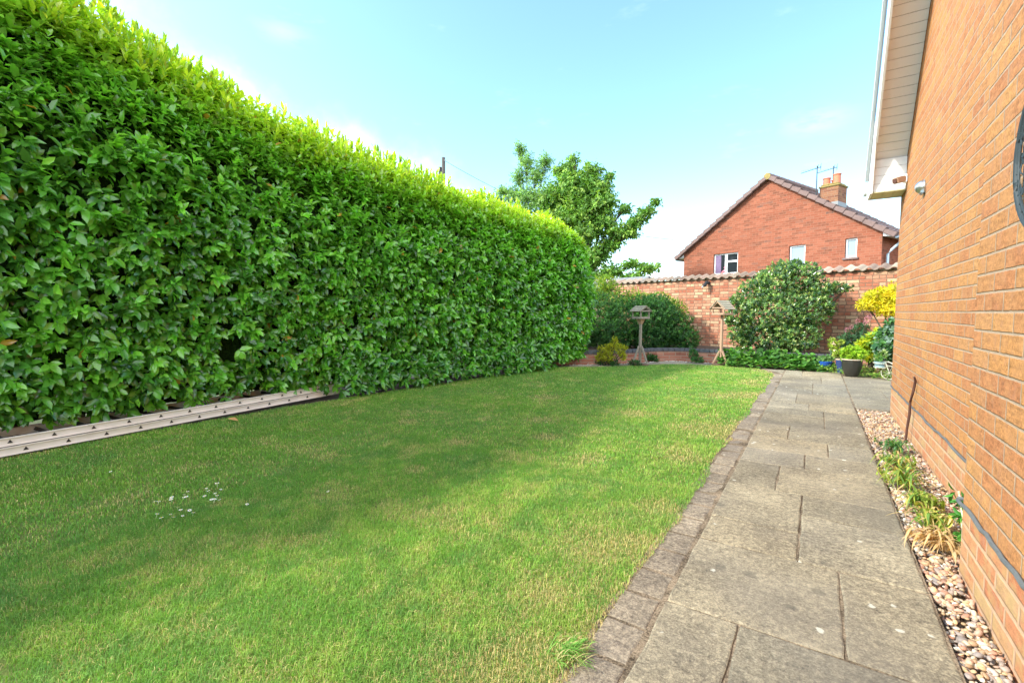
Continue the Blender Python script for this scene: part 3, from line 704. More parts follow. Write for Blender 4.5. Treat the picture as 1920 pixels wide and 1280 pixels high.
hedge_layer(9800, CUM[1], CUM[11], 0, PT * .80, .20, .106, 7)
hedge_layer(1700, CUM[1], CUM[11], 0, PT * .6, .05, .115, 5, outward=.05)
hedge_layer(4300, CUM[1], CUM[12], PT * .66, PT, .10, .098, 7)
hedge_layer(1500, CUM[1], CUM[11], PT * .72, PT, .02, .10, 6, outward=.07)
hedge_layer(1500, CUM[12], CUM[16], PT * .1, PT, .12, .12, 6)
n = 620; s_ = rng.uniform(CUM[2] - 2.0, CUM[6] + .3, n); t_ = rng.uniform(PT * .76, PT * .99, n); P, Nn = hedge_pt(s_, t_, 0)
clump = fbm(s_, t_ * 0, 1.7, 33); kp = rng.random(n) < np.clip((clump - .3) * 3, .1, 1); P = P[kp]; Nn = Nn[kp]; P = P + Nn * .05 + np.array([0, 0, 1.0]) * rng.uniform(.03, .15, (len(P), 1))
A = Nn * .3 + np.array([0, 0, 1.0]) + rng.normal(0, .2, P.shape)
PP, U, NN, LL, idx = whorl(P, A, 8, .105, 6, 42, jit=.12, step=1.1)
Pl.append(PP); Ul.append(U); Nl.append(NN); Ll.append(LL); Wl.append(LL * .33); Tl.append(np.clip(tints(len(LL), [(.58, .68, .05), (.42, .58, .04), (.28, .46, .04)]), 0, 1))
# broad top behind the shoulder
n = 2600; yy = rng.uniform(-2, 9.1, n); a0 = -5.95 + np.clip(yy - 3.2, 0, 9) * .195; a1 = -6.3 + np.clip(yy - 3.2, 0, 9) * .12
xx = a0 + (a1 - a0) * rng.random(n); zz = hscale(yy) * 3.2 + .03 - rng.random(n) * .12
P = np.stack([xx, yy, zz], 1); A = np.array([0.1, 0, 1]) + rng.normal(0, .35, P.shape)
PP, U, NN, LL, idx = whorl(P, A, 6, .10, 15, 65)
Pl.append(PP); Ul.append(U); Nl.append(NN); Ll.append(LL); Wl.append(LL * .38); Tl.append(np.clip(tints(len(LL), [(.40, .55, .04), (.25, .42, .035), (.5, .6, .05)]), 0, 1))
# the loose skirt of long leaves that hides the far end of the ladder
s = rng.uniform(CUM[3] + .55, CUM[6], 420); P, Nn = hedge_pt(s, rng.uniform(0, .5, 420)); P = P + Nn * rng.uniform(.0, .22, 420)[:, None]; P[:, 2] = rng.uniform(.06, .5, 420)
PP, U, NN, LL, idx = whorl(P, Nn + [0, 0, -.15] + rng.normal(0, .3, P.shape), 6, .125, 25, 80, droop=.6)
Pl.append(PP); Ul.append(U); Nl.append(NN + [.2, 0, .5]); Ll.append(LL); Wl.append(LL * .4); Tl.append(tints(len(LL), [(.06, .2, .03), (.10, .32, .04), (.15, .42, .045)]))
leaves('foliage', off_h(np.concatenate(Pl)), np.concatenate(Ul), np.concatenate(Nl), np.concatenate(Ll), np.concatenate(Wl), np.clip(np.concatenate(Tl), .003, 1), MT['leaf_gloss'], hg, 'laurel', True)

# ================================================================== LADDER
la, lb = Vector((-5.02, .0, 0)), Vector((-5.30, 3.95, 0))
ld = thing('extension_ladder', 'dull aluminium double ladder lying flat along the foot of the hedge', 'ladder', (-5.1, 1.9, 0))
u_ = (lb - la).normalized(); nrm_ = Vector((-u_.y, u_.x, 0))     # away from the lawn
def L3(s, o_, z): return la + u_ * s + nrm_ * o_ + Vector((0, 0, z)) - Vector((-5.1, 1.9, 0))
for z0, back, s0, s1, ph in ((.018, 0.0, -1.2, 3.90, .0), (.088, .012, -1.2, 3.97, -.08)):
    for o_ in (back, back + .40):
        mb = MB(); mb.bar(L3(s0, o_ + .012, z0 + .032), L3(s1, o_ + .012, z0 + .032), .022, .060); mb.bar(L3(s0, o_ - .003, z0 + .060), L3(s1, o_ - .003, z0 + .060), .010, .007)
        mb.bar(L3(s0, o_ - .003, z0 + .004), L3(s1, o_ - .003, z0 + .004), .010, .007)
        mb.build('stile', MT['ladder'], ld)
    s = s0 + .1
    while s < s1:
        mb = MB(); c0 = L3(s + ph, back - .0035, z0 + .031); c1 = L3(s + ph, back + .40, z0 + .031)
        r_ = .014; tri = [Vector((0, 0, r_ * 1.1)) , u_ * r_ * 1.1 + Vector((0, 0, -r_ * .7)), -u_ * r_ * 1.1 + Vector((0, 0, -r_ * .7))]
        mb.add([c0 + t for t in tri] + [c1 + t for t in tri], [(0, 1, 2), (5, 4, 3), (0, 3, 4, 1), (1, 4, 5, 2), (2, 5, 3, 0)])
        mb.build('rung', MT['ladder_rung'], ld); s += .25

# ================================================================== THE HOUSE BESIDE THE PATH
hs = thing('brick_house', 'orange brick house end wall close beside the path with white eaves', 'house', (.73, 3, 0))
HO = Vector((.73, 3, 0))
def hb(): return MB()
def shift(mb): mb.v = [(x - HO.x, y - HO.y, z) for x, y, z in mb.v]; return mb
def hbuild(mb, name, m, **k):
    o = mb.build(name, m, hs, **k)
    for v in o.data.vertices: v.co = v.co - HO
    return o
SLP = 1.2; YE = 6.60; YN = -1.6; XW = .73
def sof(y): return 2.68 + SLP * (6.3 - y) if y > 2.5 else 2.68 + SLP * 3.8 - SLP * (2.5 - y)
ridge_y = 2.5; ztop = sof(2.5)
# house_brick material uses object coordinates: object origin at z=0 so courses stay aligned
mb = MB(); mb.prism([(YN, .275), (YE, .275), (YE, 2.34), (6.3, 2.70), (ridge_y, ztop + .03), (YN + .3, sof(YN + .3) + .02), (YN, 2.34)], XW, XW + 5.5, 'yz'); hbuild(mb, 'wall', MT['house_brick'])
mb = MB(); mb.prism([(YN, -.1), (YE, -.1), (YE, .272), (YN, .272)], XW, XW + 5.5, 'yz'); hbuild(mb, 'plinth', MT['plinth_brick'])
mb = MB(); mb.box((.56, 1.22, .275), (.728, 2.70, 9.4)); hbuild(mb, 'chimney_breast', MT['house_brick'])
mb = MB(); mb.box((.56, 1.22, -.1), (.728, 2.70, .272)); hbuild(mb, 'plinth', MT['plinth_brick'])
# soffit boards following the slope of the roof
mb = MB(); dl = Vector((0, -1, SLP)).normalized(); y = 6.29
nb = int((ztop - 2.68) / dl.z / .088)
for i in range(nb):
    a = Vector((.585, 6.30, 2.70)) + dl * (i * .088 + .002); b = a + dl * .084
    up = Vector((1, 0, 0)).cross(dl)
    M = Matrix((Vector((1, 0, 0)), dl, Vector((1, 0, 0)).cross(dl))).transposed().to_4x4(); M.translation = a
    mb.box((-.125, 0, 0), (.142, .0845, .012), M)
hbuild(mb, 'soffit', MT['white_pvc'], bevel=.0015)
mb = MB()
for k in range(4): mb.box((.462, 6.268, 2.362 + k * .083), (.727, 6.276, 2.442 + k * .083))
hbuild(mb, 'box_end', MT['white_pvc'], bevel=.001)
mb = MB()
for k in range(3): mb.box((.462 + k * .09, 6.262, 2.350), (.549 + k * .09, 6.56, 2.358))
hbuild(mb, 'box_base', MT['soffit_bounce'], bevel=.001)
# bargeboard, its lower cheek, verge caps
def slopebox(x0, x1, y_lo, z_lo, length, d0, d1):
    m = MB(); M = Matrix((Vector((1, 0, 0)), dl, Vector((1, 0, 0)).cross(dl))).transposed().to_4x4(); M.translation = Vector((0, y_lo, z_lo)); m.box((x0, 0, d0), (x1, length, d1), M); return m
Lr = (ztop - 2.68) / dl.z + .1
m = slopebox(.440, .460, 6.12, 2.90, Lr - .18, -.03, .17); hbuild(m, 'bargeboard', MT['white_pvc'], bevel=.002)
mb = MB(); mb.prism([(6.575, 2.345), (6.255, 2.345), (6.10, 2.86), (6.06, 3.02), (6.22, 3.02), (6.575, 2.56)], .436, .458, 'yz'); hbuild(mb, 'box_cheek', MT['white_pvc'], bevel=.002)
m = slopebox(.405, .436, 6.60, 2.60, Lr + .15, .015, .12); hbuild(m, 'verge_trim', MT['grey_pvc'], bevel=.008)
m = slopebox(.465, XW + 5.8, 6.66, 2.52, Lr + .22, .06, .12)
hbuild(m, 'roof', MT['brown_tile'])
dl2 = Vector((0, 1, SLP)).normalized()
mb = MB(); mb.prism([(ridge_y, ztop + .33), (ridge_y, ztop + .25), (YN - .3, sof(YN - .3) + .12), (YN - .3, sof(YN - .3) + .22)], .40, XW + 5.8, 'yz'); hbuild(mb, 'roof', MT['brown_tile'])
mb = MB(); mb.box((.43, 6.56, 2.34), (XW + 5.8, 6.58, 2.50)); hbuild(mb, 'fascia', MT['white_pvc'])
prof = [(6.585 + .115 * (1 - math.cos(a)) / 2, 2.455 - .055 * math.sin(a)) for a in [math.pi * k / 8 for k in range(9)]]
mb = MB(); mb.prism(prof + [(6.70, 2.470), (6.585, 2.470)], .400, XW + 5.8, 'yz'); hbuild(mb, 'gutter', MT['white_pvc'])
# small lamp, camera, art, cable --------------------------------------------
t = thing('wall_lamp', 'small round steel eyelid lamp fixed high on the orange brick wall', 'lamp', (.729, 5.22, 2.15))
mb = MB(); Mr = Matrix.Rotation(R(-90), 4, 'Y')
mb.lathe([(.0, .0), (.058, .0), (.060, .010), (.054, .016), (.0, .018)], M=Mr); mb.build('back_plate', MT['steel'], t, smooth=True)
mb = MB()
for k in range(7):
    pass
prof = [(.056 * math.cos(a), .012 + .055 * math.sin(a)) for a in [math.pi / 2 * k / 7 for k in range(8)]]
mb.lathe([(max(a, .001), b) for a, b in prof], M=Mr, n=20); ob = mb.build('dome', MT['steel'], t, smooth=True); 
mb = MB(); mb.box((-.030, -.05, -.062), (-.004, .05, -.02)); mb.build('lens', MT['glass_pale'], t, bevel=.008)
t = thing('security_camera', 'small white box camera under the eaves at the wall corner', 'camera', (.725, 6.2, 2.46))
mb = MB(); mb.box((-.03, -.03, -.05), (0, .03, .03)); mb.build('bracket', MT['white_pvc'], t, bevel=.004)
mb = MB(); mb.bar((-.02, -.0, -.01), (-.10, -.06, -.035), .06, .06); mb.build('body', MT['wood_tan'], t, bevel=.006)
mb = MB(); mb.bar((-.1005, -.0605, -.036), (-.108, -.066, -.038), .042, .042); mb.build('lens', MT['stake'], t)
# openwork disc
t = thing('wall_art', 'round blue grey openwork metal disc hung on the brick chimney breast', 'wall art', (.535, 1.96, 1.585))
mb = MB(); ring = [(0, .25 * math.cos(a), .25 * math.sin(a)) for a in [2 * math.pi * k / 48 for k in range(49)]]
mb.tube(ring, .0085, 8, False); ring2 = [(0, y * .915, z * .915) for _, y, z in ring]; mb.tube(ring2, .004, 6, False)
for k in range(40):
    a = 2 * math.pi * k / 40; mb.tube([(0, .25 * math.cos(a), .25 * math.sin(a)), (0, .229 * math.cos(a), .229 * math.sin(a))], .0028, 5)
mb.build('rim', MT['blue_metal'], t, smooth=True)
mb = MB(); 
for k in range(26):                                                    # curling stems
    a0 = random.uniform(0, 6.28); r0 = random.uniform(.02, .2); y0, z0 = r0 * math.cos(a0), r0 * math.sin(a0); h_ = random.uniform(0, 6.28); pts = []
    cv = random.choice((-1, 1)) * random.uniform(.25, .55)
    for q in range(9):
        if y0 * y0 + z0 * z0 > .222 ** 2: break
        pts.append((random.uniform(-.003, .003), y0, z0)); y0 += .018 * math.cos(h_); z0 += .018 * math.sin(h_); h_ += cv
    if len(pts) > 3: mb.tube(pts, .0025, 5)
for k in range(200):
    a0 = random.uniform(0, 6.28); r0 = .222 * math.sqrt(random.random()); y0, z0 = r0 * math.cos(a0), r0 * math.sin(a0); h_ = random.uniform(0, 6.28); s_ = random.uniform(.008, .014); x_ = random.uniform(-.006, .006)
    c_, n_ = math.cos(h_), math.sin(h_)
    pl = [(s_ * 1.4, 0), (s_ * .4, s_ * .55), (-s_ * .9, s_ * .35), (-s_ * 1.2, 0), (-s_ * .9, -s_ * .35), (s_ * .4, -s_ * .55)]
    mb.add([(x_, y0 + a * c_ - b * n_, z0 + a * n_ + b * c_) for a, b in pl] + [(x_ + .002, y0 + a * c_ - b * n_, z0 + a * n_ + b * c_) for a, b in pl],
           [tuple(range(6)), tuple(range(11, 5, -1))] + [(i, (i + 1) % 6, (i + 1) % 6 + 6, i + 6) for i in range(6)])
mb.build('leaf_pattern', MT['blue_metal'], t)

mb = MB(); 
def wob(p, k): return (p[0] + (vnoise(k, 1, 2.1) - .5) * .004, p[1], p[2] + (vnoise(k, 7, 1.3) - .5) * .018)
mb.tube([wob((.722, 6.58 - i * .1, .282), i) for i in range(40)], .0075, 7)
mb.tube([wob((.551, 2.75 - i * .06, .282), i + 60) for i in range(27)], .0085, 7)
mb.tube([(.722, 2.69, .28), (.64, 2.712, .285), (.551, 2.75, .283)], .0085, 7)
c = tag(mb.build('cable', MT['cable'], smooth=True), 'grey cable clipped along the brick wall just above the gravel', 'cable')
mb = MB(); pts = [(.690, 5.20, -.04), (.692, 5.17, .10), (.700, 5.15, .22), (.697, 5.12, .34), (.709, 5.08, .45), (.712, 5.04, .53), (.700, 5.02, .565)]
mb.tube(pts, [.008, .009, .010, .009, .0105, .0095, .007], 8)
tag(mb.build('garden_stake', MT['stake'], smooth=True), 'crooked rusty brown stake leaning on the wall out of the gravel', 'stake')

# ================================================================== GARDEN WALL
wd = R(-15.43)
A0 = Vector((1.36, 11.94)); wdir = Vector((math.cos(wd), math.sin(wd)))
gw_ = thing('garden_wall', 'old orange brick garden wall with a wavy clay tile top', 'wall', (A0.x, A0.y, 0), wd)
mb = MB(); mb.box((-7.3, 0, -.1), (3.2, .225, 1.94)); mb.build('brickwork', MT['old_brick'], gw_)
mb = MB(); x = -7.35; i = 0
mb2 = MB()
while x < 3.2:
    t_ = random.choice([(.27, .20, .15), (.33, .26, .19), (.24, .17, .13), (.31, .22, .17), (.36, .29, .22), (.21, .18, .15)]); f_ = random.uniform(.75, 1.2)
    mb.cur = tuple(c * f_ for c in t_); wdt = .20
    n = 12; dz = random.uniform(-.005, .005); sk = random.uniform(-.01, .01)
    vs = []
    for (y_, z_) in ((-.085, 1.962), (.31, 2.07)):
        for k in range(n + 1):
            u = k / n; zz = .052 * (math.sin(math.pi * min(1, u / .68)) ** .8 if u < .68 else 0) + .004 * math.cos(u * 6.28) + (.006 if k > n - 2 else 0)
            xx_ = x + u * (wdt + .018) + sk * (y_ > 0)
            vs.append((xx_, y_, z_ + zz + dz)); vs.append((xx_, y_, z_ + zz + dz - .015))
    fs = []
    q = 2 * (n + 1)
    for k in range(n):
        fs += [(2 * k, 2 * k + 2, q + 2 * k + 2, q + 2 * k), (2 * k + 1, q + 2 * k + 1, q + 2 * k + 3, 2 * k + 3), (2 * k, 2 * k + 1, 2 * k + 3, 2 * k + 2), (q + 2 * k, q + 2 * k + 2, q + 2 * k + 3, q + 2 * k + 1)]
    fs += [(0, q, q + 1, 1), (2 * n, 2 * n + 1, q + 2 * n + 1, q + 2 * n)]
    mb.add(vs, fs); x += wdt
mb.build('coping_tiles', MT['coping'], gw_, smooth=True)
mb2.box((-7.3, -.02, 1.9405), (3.2, .24, 1.975)); mb2.build('mortar_bed', MT['grit'], gw_)
def on_wall(x): # world point on the front face at world x
    s_ = (x - A0.x) / wdir.x; return Vector((x, A0.y + wdir.y * s_))
p = on_wall(-2.36); t = thing('security_light', 'small black floodlight under the tile top of the garden wall', 'lamp', (p.x, p.y, 1.86), wd)
mb = MB(); mb.box((-.03, -.04, -.04), (.03, -.002, .04)); mb.tube([(0, -.03, 0), (0, -.09, .01)], .012, 8); mb.build('bracket', MT['black'], t, bevel=.004)
mb = MB(); mb.bar((-.0, -.09, .03), (-.05, -.17, -.10), .11, .055); mb.build('head', MT['black'], t, bevel=.008)
mb = MB(); mb.bar((-.06, -.185, -.09), (-.075, -.21, -.13), .035, .035); mb.build('sensor', MT['grey_pvc'], t, bevel=.006)

# low bed wall -------------------------------------------------------------
bw = thing('raised_bed_wall', 'low red brick wall with blue brick capping edging the raised bed', 'wall', (-3, 10, 0))
BL = [(-5.2, 8.15), (-4.25, 8.80), (-3.72, 9.20), (-3.30, 9.80), (-2.98, 10.55), (-2.55, 10.85), (-1.6, 10.80), (-.6, 10.72), (.5, 10.72), (1.9, 10.72)]
mbw = MB(); mbc = MB()
for i in range(len(BL) - 1):
    a = Vector((*BL[i], 0)) - Vector((-3, 10, 0)); b = Vector((*BL[i + 1], 0)) - Vector((-3, 10, 0)); d = (b - a).normalized(); nn = Vector((-d.y, d.x, 0))
    ha, hb2 = .285, .285
    e = -.002 * (i % 2)
    for (h0, h1, o0, o1, M_) in ((-.1, .215 , 0 + e, .11, mbw), (.217, .288, -.012 + e, .12, mbc)):
        vs = [a + nn * o0 + Vector((0, 0, h0)), b + nn * o0 + Vector((0, 0, h0)), b + nn * o1 + Vector((0, 0, h0)), a + nn * o1 + Vector((0, 0, h0)),
              a + nn * o0 + Vector((0, 0, h1)), b + nn * o0 + Vector((0, 0, h1)), b + nn * o1 + Vector((0, 0, h1)), a + nn * o1 + Vector((0, 0, h1))]
        if M_ is mbc:
            L_ = (b - a).length; k = max(1, int(L_ / .105))
            for q in range(k):
                s0, s1 = q / k + .004 / L_, (q + 1) / k - .004 / L_
                pa, pb = a.lerp(b, s0), a.lerp(b, s1); o_ = random.uniform(-.003, .003)
                M_.add([pa + nn * (o0 + o_) + Vector((0, 0, h0)), pb + nn * (o0 + o_) + Vector((0, 0, h0)), pb + nn * o1 + Vector((0, 0, h0)), pa + nn * o1 + Vector((0, 0, h0)),
                        pa + nn * (o0 + o_) + Vector((0, 0, h1)), pb + nn * (o0 + o_) + Vector((0, 0, h1)), pb + nn * o1 + Vector((0, 0, h1)), pa + nn * o1 + Vector((0, 0, h1))],
                       [(0, 3, 2, 1), (4, 5, 6, 7), (0, 1, 5, 4), (1, 2, 6, 5), (2, 3, 7, 6), (3, 0, 4, 7)])
        else: M_.add(vs, [(0, 3, 2, 1), (4, 5, 6, 7), (0, 1, 5, 4), (1, 2, 6, 5), (2, 3, 7, 6), (3, 0, 4, 7)])
mbw.build('brickwork', MT['bed_brick'], bw); mbc.build('capping', MT['blue_brick'], bw, bevel=.003)
sheet('bed_soil', [(-5.2, 8.25)] + [(x + .02, y + .07) for x, y in BL[1:]] + [(1.9, 11.7), (-6.6, 14.2), (-6.6, 9.5)], .22, MT['soil'])

# ================================================================== NEIGHBOUR HOUSE
ha = R(-22); NH = thing('neighbour_house', 'red brick gable end with purple roof tiles behind the garden wall', 'house', (-1.55, 18.97, 0), ha)
HW = 3.37; EZ = 3.50; RZ = 5.80
holes = [rect(-2.04, 2.56, -1.05, 3.35), rect(.76, 2.56, 1.27, 3.36), rect(2.42, 2.80, 2.74, 3.39)]
plate('wall', [(-HW, -1.8), (HW, -1.8), (HW, EZ), (0, RZ), (-HW, EZ)], holes, 0, .2, MT['red_brick'], NH)
mb = MB(); mb.box((-HW, .205, -1.8), (-HW + .2, 3.7, EZ)); mb.box((HW - .2, .205, -1.8), (HW, 3.7, EZ)); mb.prism([(-HW, -1.8), (HW, -1.8), (HW, EZ), (0, RZ), (-HW, EZ)], 3.705, 3.9); mb.build('wall', MT['red_brick'], NH)
mb = MB(); mb.box((-HW + .21, .6, -1.7), (HW - .21, .62, EZ - .1)); mb.build('room', plain('dark_room', (.03, .03, .035), .9), NH)
# roof: courses of tiles stepping up each slope
sl_len = math.hypot(HW + .33, (RZ - EZ) / HW * (HW + .33)); th_ = math.atan2(RZ - EZ, HW)
mb = MB()
for sgn in (-1, 1):
    ncs = 15; gauge = sl_len / ncs
    for k in range(ncs):
        s0 = k * gauge; s1 = s0 + gauge + .06
        def P2(s, o_): return (sgn * (HW + .33 - s * math.cos(th_)) + sgn * math.sin(th_) * o_, EZ - .33 * math.tan(th_) + s * math.sin(th_) + math.cos(th_) * o_)
        a = P2(s0, .075); b = P2(s1, .05); c = P2(s1, -.0); d = P2(s0, .018)
        mb.prism([a, b, c, d], -.08 - random.uniform(0, .012), 4.0)
mb.build('roof', MT['roof_tile'], NH, bevel=.004)
for sgn in (-1, 1):
    mb = MB(); ncs = 14
    for k in range(ncs):
        s0 = k * sl_len / ncs; s1 = s0 + sl_len / ncs + .035 * (k < ncs - 1); j_ = random.uniform(-.006, .006)
        def P2(s, o_): return (sgn * (HW + .33 - s * math.cos(th_)) + sgn * math.sin(th_) * o_, EZ - .33 * math.tan(th_) + s * math.sin(th_) + math.cos(th_) * o_)
        mb.prism([P2(s0 + .006, .150 + j_), P2(s1 - .03, .102 + j_), P2(s1 - .03, -.030), P2(s0 + .006, -.012)], -.16 + j_ * 2, .04)
    mb.build('verge_tiles', MT['roof_tile'], NH, bevel=.012)
mb = MB()
for k in range(10): mb.tube([(0, -.10 + k * .38, RZ + .085), (0, -.10 + k * .38 + .37, RZ + .095)], .10, 12)
mb.build('ridge_tiles', MT['roof_tile'], NH, smooth=True)
mb = MB(); mb.tube([(0, -.16, RZ + .06), (0, -.10, RZ + .06)], .115, 12); mb.build('ridge_end', MT['lichen'], NH, smooth=True)
mb = MB()
for sgn in (-1, 1):
    n = 4
    mb = MB(); mb.prism([(sgn * (HW + .02), EZ - .03), (sgn * (HW + .02), EZ - .15), (sgn * (HW + .28), EZ - .19), (sgn * (HW + .30), EZ - .17)] , -.02, 3.9); mb.build('fascia', MT['white_pvc'], NH)
for sgn in (-1, 1):
    mb = MB(); pr = [(sgn * (HW + .31) + sgn * .05 * (1 - math.cos(a)), EZ - .20 - .05 * math.sin(a)) for a in [math.pi * q / 8 for q in range(9)]]
    mb.prism(pr, -.08, 4.0); mb.build('gutter', MT['pipe_blue'], NH)
mb = MB(); mb.tube([(HW + .34, .25, EZ - .25), (HW + .33, .25, EZ - .38), (HW + .16, .25, EZ - .55), (HW + .08, .25, EZ - .66), (HW + .08, .25, -1)], .038, 8); mb.build('downpipe', MT['pipe_blue'], NH, smooth=True)
mb = MB(); mb.box((HW + .005, 2.2, -1.8), (HW + 3.2, 4.5, EZ - .3)); mb.build('side_wing', MT['red_brick'], NH)
mb = MB(); mb.box((HW + .2, 2.17, 2.2), (HW + .6, 2.198, 3.0)); mb.build('side_window', MT['glass_dark'], NH)
def window(x0, z0, x1, z1, lay, glass, sill=False):
    w = MB(); f = .045; y0, y1 = .055, .105
    w.box((x0, y0, z0), (x0 + f, y1, z1)); w.box((x1 - f, y0, z0), (x1, y1, z1)); w.box((x0 + f, y0, z0), (x1 - f, y1, z0 + f)); w.box((x0 + f, y0, z1 - f), (x1 - f, y1, z1))
    if lay:
        xm = x0 + (x1 - x0) * .5; w.box((xm - .05, y0 - .003, z0 + f), (xm + .05, y1, z1 - f)); zm = z1 - (z1 - z0) * .40; w.box((xm + .05, y0 - .001, zm - .035), (x1 - f, y1, zm + .035))
    fr = w.build('window', MT['white_pvc'], NH, bevel=.004)
    q = MB(); q.box((x0 + f - .005, .085, z0 + f - .005), (x1 - f + .005, .092, z1 - f + .005)); q.build('pane', MT[glass], fr)
    return fr
w1 = window(-2.035, 2.565, -1.055, 3.345, True, 'glass_clear' if 'glass_clear' in MT else 'glass_dark')
mb = MB()
for k in range(7): mb.tube([(-1.97 + k * .032, .078, 2.6), (-1.97 + k * .032, .078, 3.3)], .018, 8)
mb.build('curtain', MT['curtain'], w1, smooth=True)
mb = MB(); mb.lathe([(.0, -.03), (.045, -.01), (.05, .02), (.02, .06), (0, .07)], (-1.63, .060, 2.66), 10); mb.lathe([(.0, -.03), (.03, -.01), (.03, .02), (0, .05)], (-1.70, .06, 2.63), 8); mb.lathe([(.0, -.03), (.03, -.01), (.03, .02), (0, .05)], (-1.60, .06, 2.80), 8)
mb.build('flowers', MT['pink'], w1, smooth=True)
window(.765, 2.565, 1.265, 3.355, False, 'glass_pale')  # whitish reflection painted in as this pane's pale colour
w3 = window(2.425, 2.805, 2.735, 3.385, False, 'glass_pale')
mb = MB(); mb.box((2.37, -.05, 2.735), (2.79, .05, 2.797)); mb.build('sill', MT['roof_tile'], NH, bevel=.005)
# chimney
mb = MB(); ML = Matrix.Rotation(-ha, 4, 'Z')
def nl(x, y): # world to local
    v = Matrix.Rotation(-ha, 4, 'Z') @ Vector((x + 1.55, y - 18.97, 0)); return v.x, v.y
cx0, cy0 = 1.43, 1.55
mb.box((cx0 - .285, cy0 - .35, 4.3), (cx0 + .285, cy0 + .35, 5.38)); ch = mb.build('chimney', MT['chim_brick'], NH)
mb = MB(); mb.box((cx0 - .325, cy0 - .39, 5.382), (cx0 + .325, cy0 + .39, 5.45)); mb.box((cx0 - .27, cy0 - .33, 5.452), (cx0 + .27, cy0 + .33, 5.51)); mb.build('cap', MT['lichen'], ch, bevel=.02)
mb = MB(); mb.box((cx0 - .295, cy0 - .360, 4.60), (cx0 + .295, cy0 + .360, 4.86)); mb.build('flashing', MT['lead'], ch)
for (dx, dy, h_) in ((-.14, -.18, .25), (.15, -.12, .35), (-.02, .18, .22)):
    mb = MB(); mb.lathe([(.115, 0), (.108, h_ * .8), (.125, h_ * .83), (.125, h_ * .93), (.112, h_ * .95), (.095, h_ * .95), (.085, h_ * .3), (0, h_ * .3)], (cx0 + dx, cy0 + dy, 5.50), 18); mb.build('chimney_pot', MT['terracotta'], ch, smooth=True)
def aerial(x, y, zb, zt, label, L_, rot):
    t = thing('tv_aerial', label, 'aerial', (0, 0, 0)); wv = Matrix.Rotation(ha, 4, 'Z') @ Vector((x, y, 0)); t.location = (wv.x - 1.55, wv.y + 18.97, zb); t.rotation_euler = (0, 0, rot)
    h_ = zt - zb; mb = MB(); mb.tube([(0, 0, 0), (0, 0, h_ + .03)], .016, 8); mb.build('mast', MT['blue_metal'], t)
    mb = MB(); mb.tube([(.12, 0, h_ - .02), (-L_, 0, h_ - .17)], .011, 6); mb.build('boom', MT['blue_metal'], t)
    mb = MB()
    for k in range(9):
        s = -.05 - (L_ - .08) * k / 8; zz = h_ - .04 + s * .13; mb.tube([(s, -.09, zz), (s, .09, zz)], .004, 5)
    for s_ in (-1, 1): mb.tube([(.10, .10 * s_, h_ + .08 ), (.10, .02 * s_, h_ - .04), (.10, .08 * s_, h_ - .12)], .005, 5); mb.tube([(.02, .09 * s_, h_ + .05), (.02, .0, h_), (.02, .09 * s_, h_ - .05)], .006, 5)
    mb.build('elements', MT['blue_metal'], t)
    return t
aerial(1.10, 1.05, 4.75, 6.12, 'taller television aerial on a mast left of the neighbour chimney', .48, R(8))
aerial(1.16, 2.2, 5.0, 6.30, 'shorter television aerial behind the two chimney pots', .50, R(12))

# shed roof beyond the wall, pole and wires ------------------------------------
t = thing('garden_shed', 'grey felt roofed shed just showing above the far end of the garden wall', 'shed', (-5.6, 15.2, 0), R(-15))
mb = MB(); mb.box((-1.2, -.7, -.1), (1.0, .7, 1.9)); mb.build('wall', MT['wood_dark'], t)
mb = MB(); mb.prism([(-.85, 1.88), (.0, 2.2), (.85, 1.88), (.85, 1.93), (.0, 2.25), (-.85, 1.93)], -1.35, 1.15, 'yz'); mb.build('roof', MT['lead'], t)
t = thing('telegraph_pole', 'dark wooden telegraph pole rising beyond the hedge', 'pole', (-19.4, 22.0, 0))
mb = MB(); mb.tube([(0, 0, -.1), (0, 0, 5), (0, 0, 10.52)], [.15, .13, .11], 12); mb.build('pole', MT['pole'], t, smooth=True)
mb = MB(); mb.tube([(-.19, -.1, 9.0), (-.19, -.1, 9.95)], .10, 10); mb.build('junction_box', MT['black'], t, smooth=True)
mb = MB(); mb.tube([(0, 0, 10.40), (.16, -.05, 10.30)], .02, 6); mb.build('hook', MT['steel'], t)
mb = MB(); a = Vector((-19.25, 21.95, 10.30)); b = Vector((-7.6, 30.0, 5.6))
mb.tube([a.lerp(b, k / 20) - Vector((0, 0, .9 * 4 * (k / 20) * (1 - k / 20))) for k in range(21)], .014, 5)
tag(mb.build('overhead_wire', MT['wire'], smooth=True), 'thin overhead telephone wire running down from the telegraph pole', 'wire')
mb = MB(); a = Vector((-19.3, 22.1, 10.25)); b = Vector((4.0, 34.0, 4.8))
mb.tube([a.lerp(b, k / 20) - Vector((0, 0, .8 * 4 * (k / 20) * (1 - k / 20))) for k in range(21)], .006, 5)

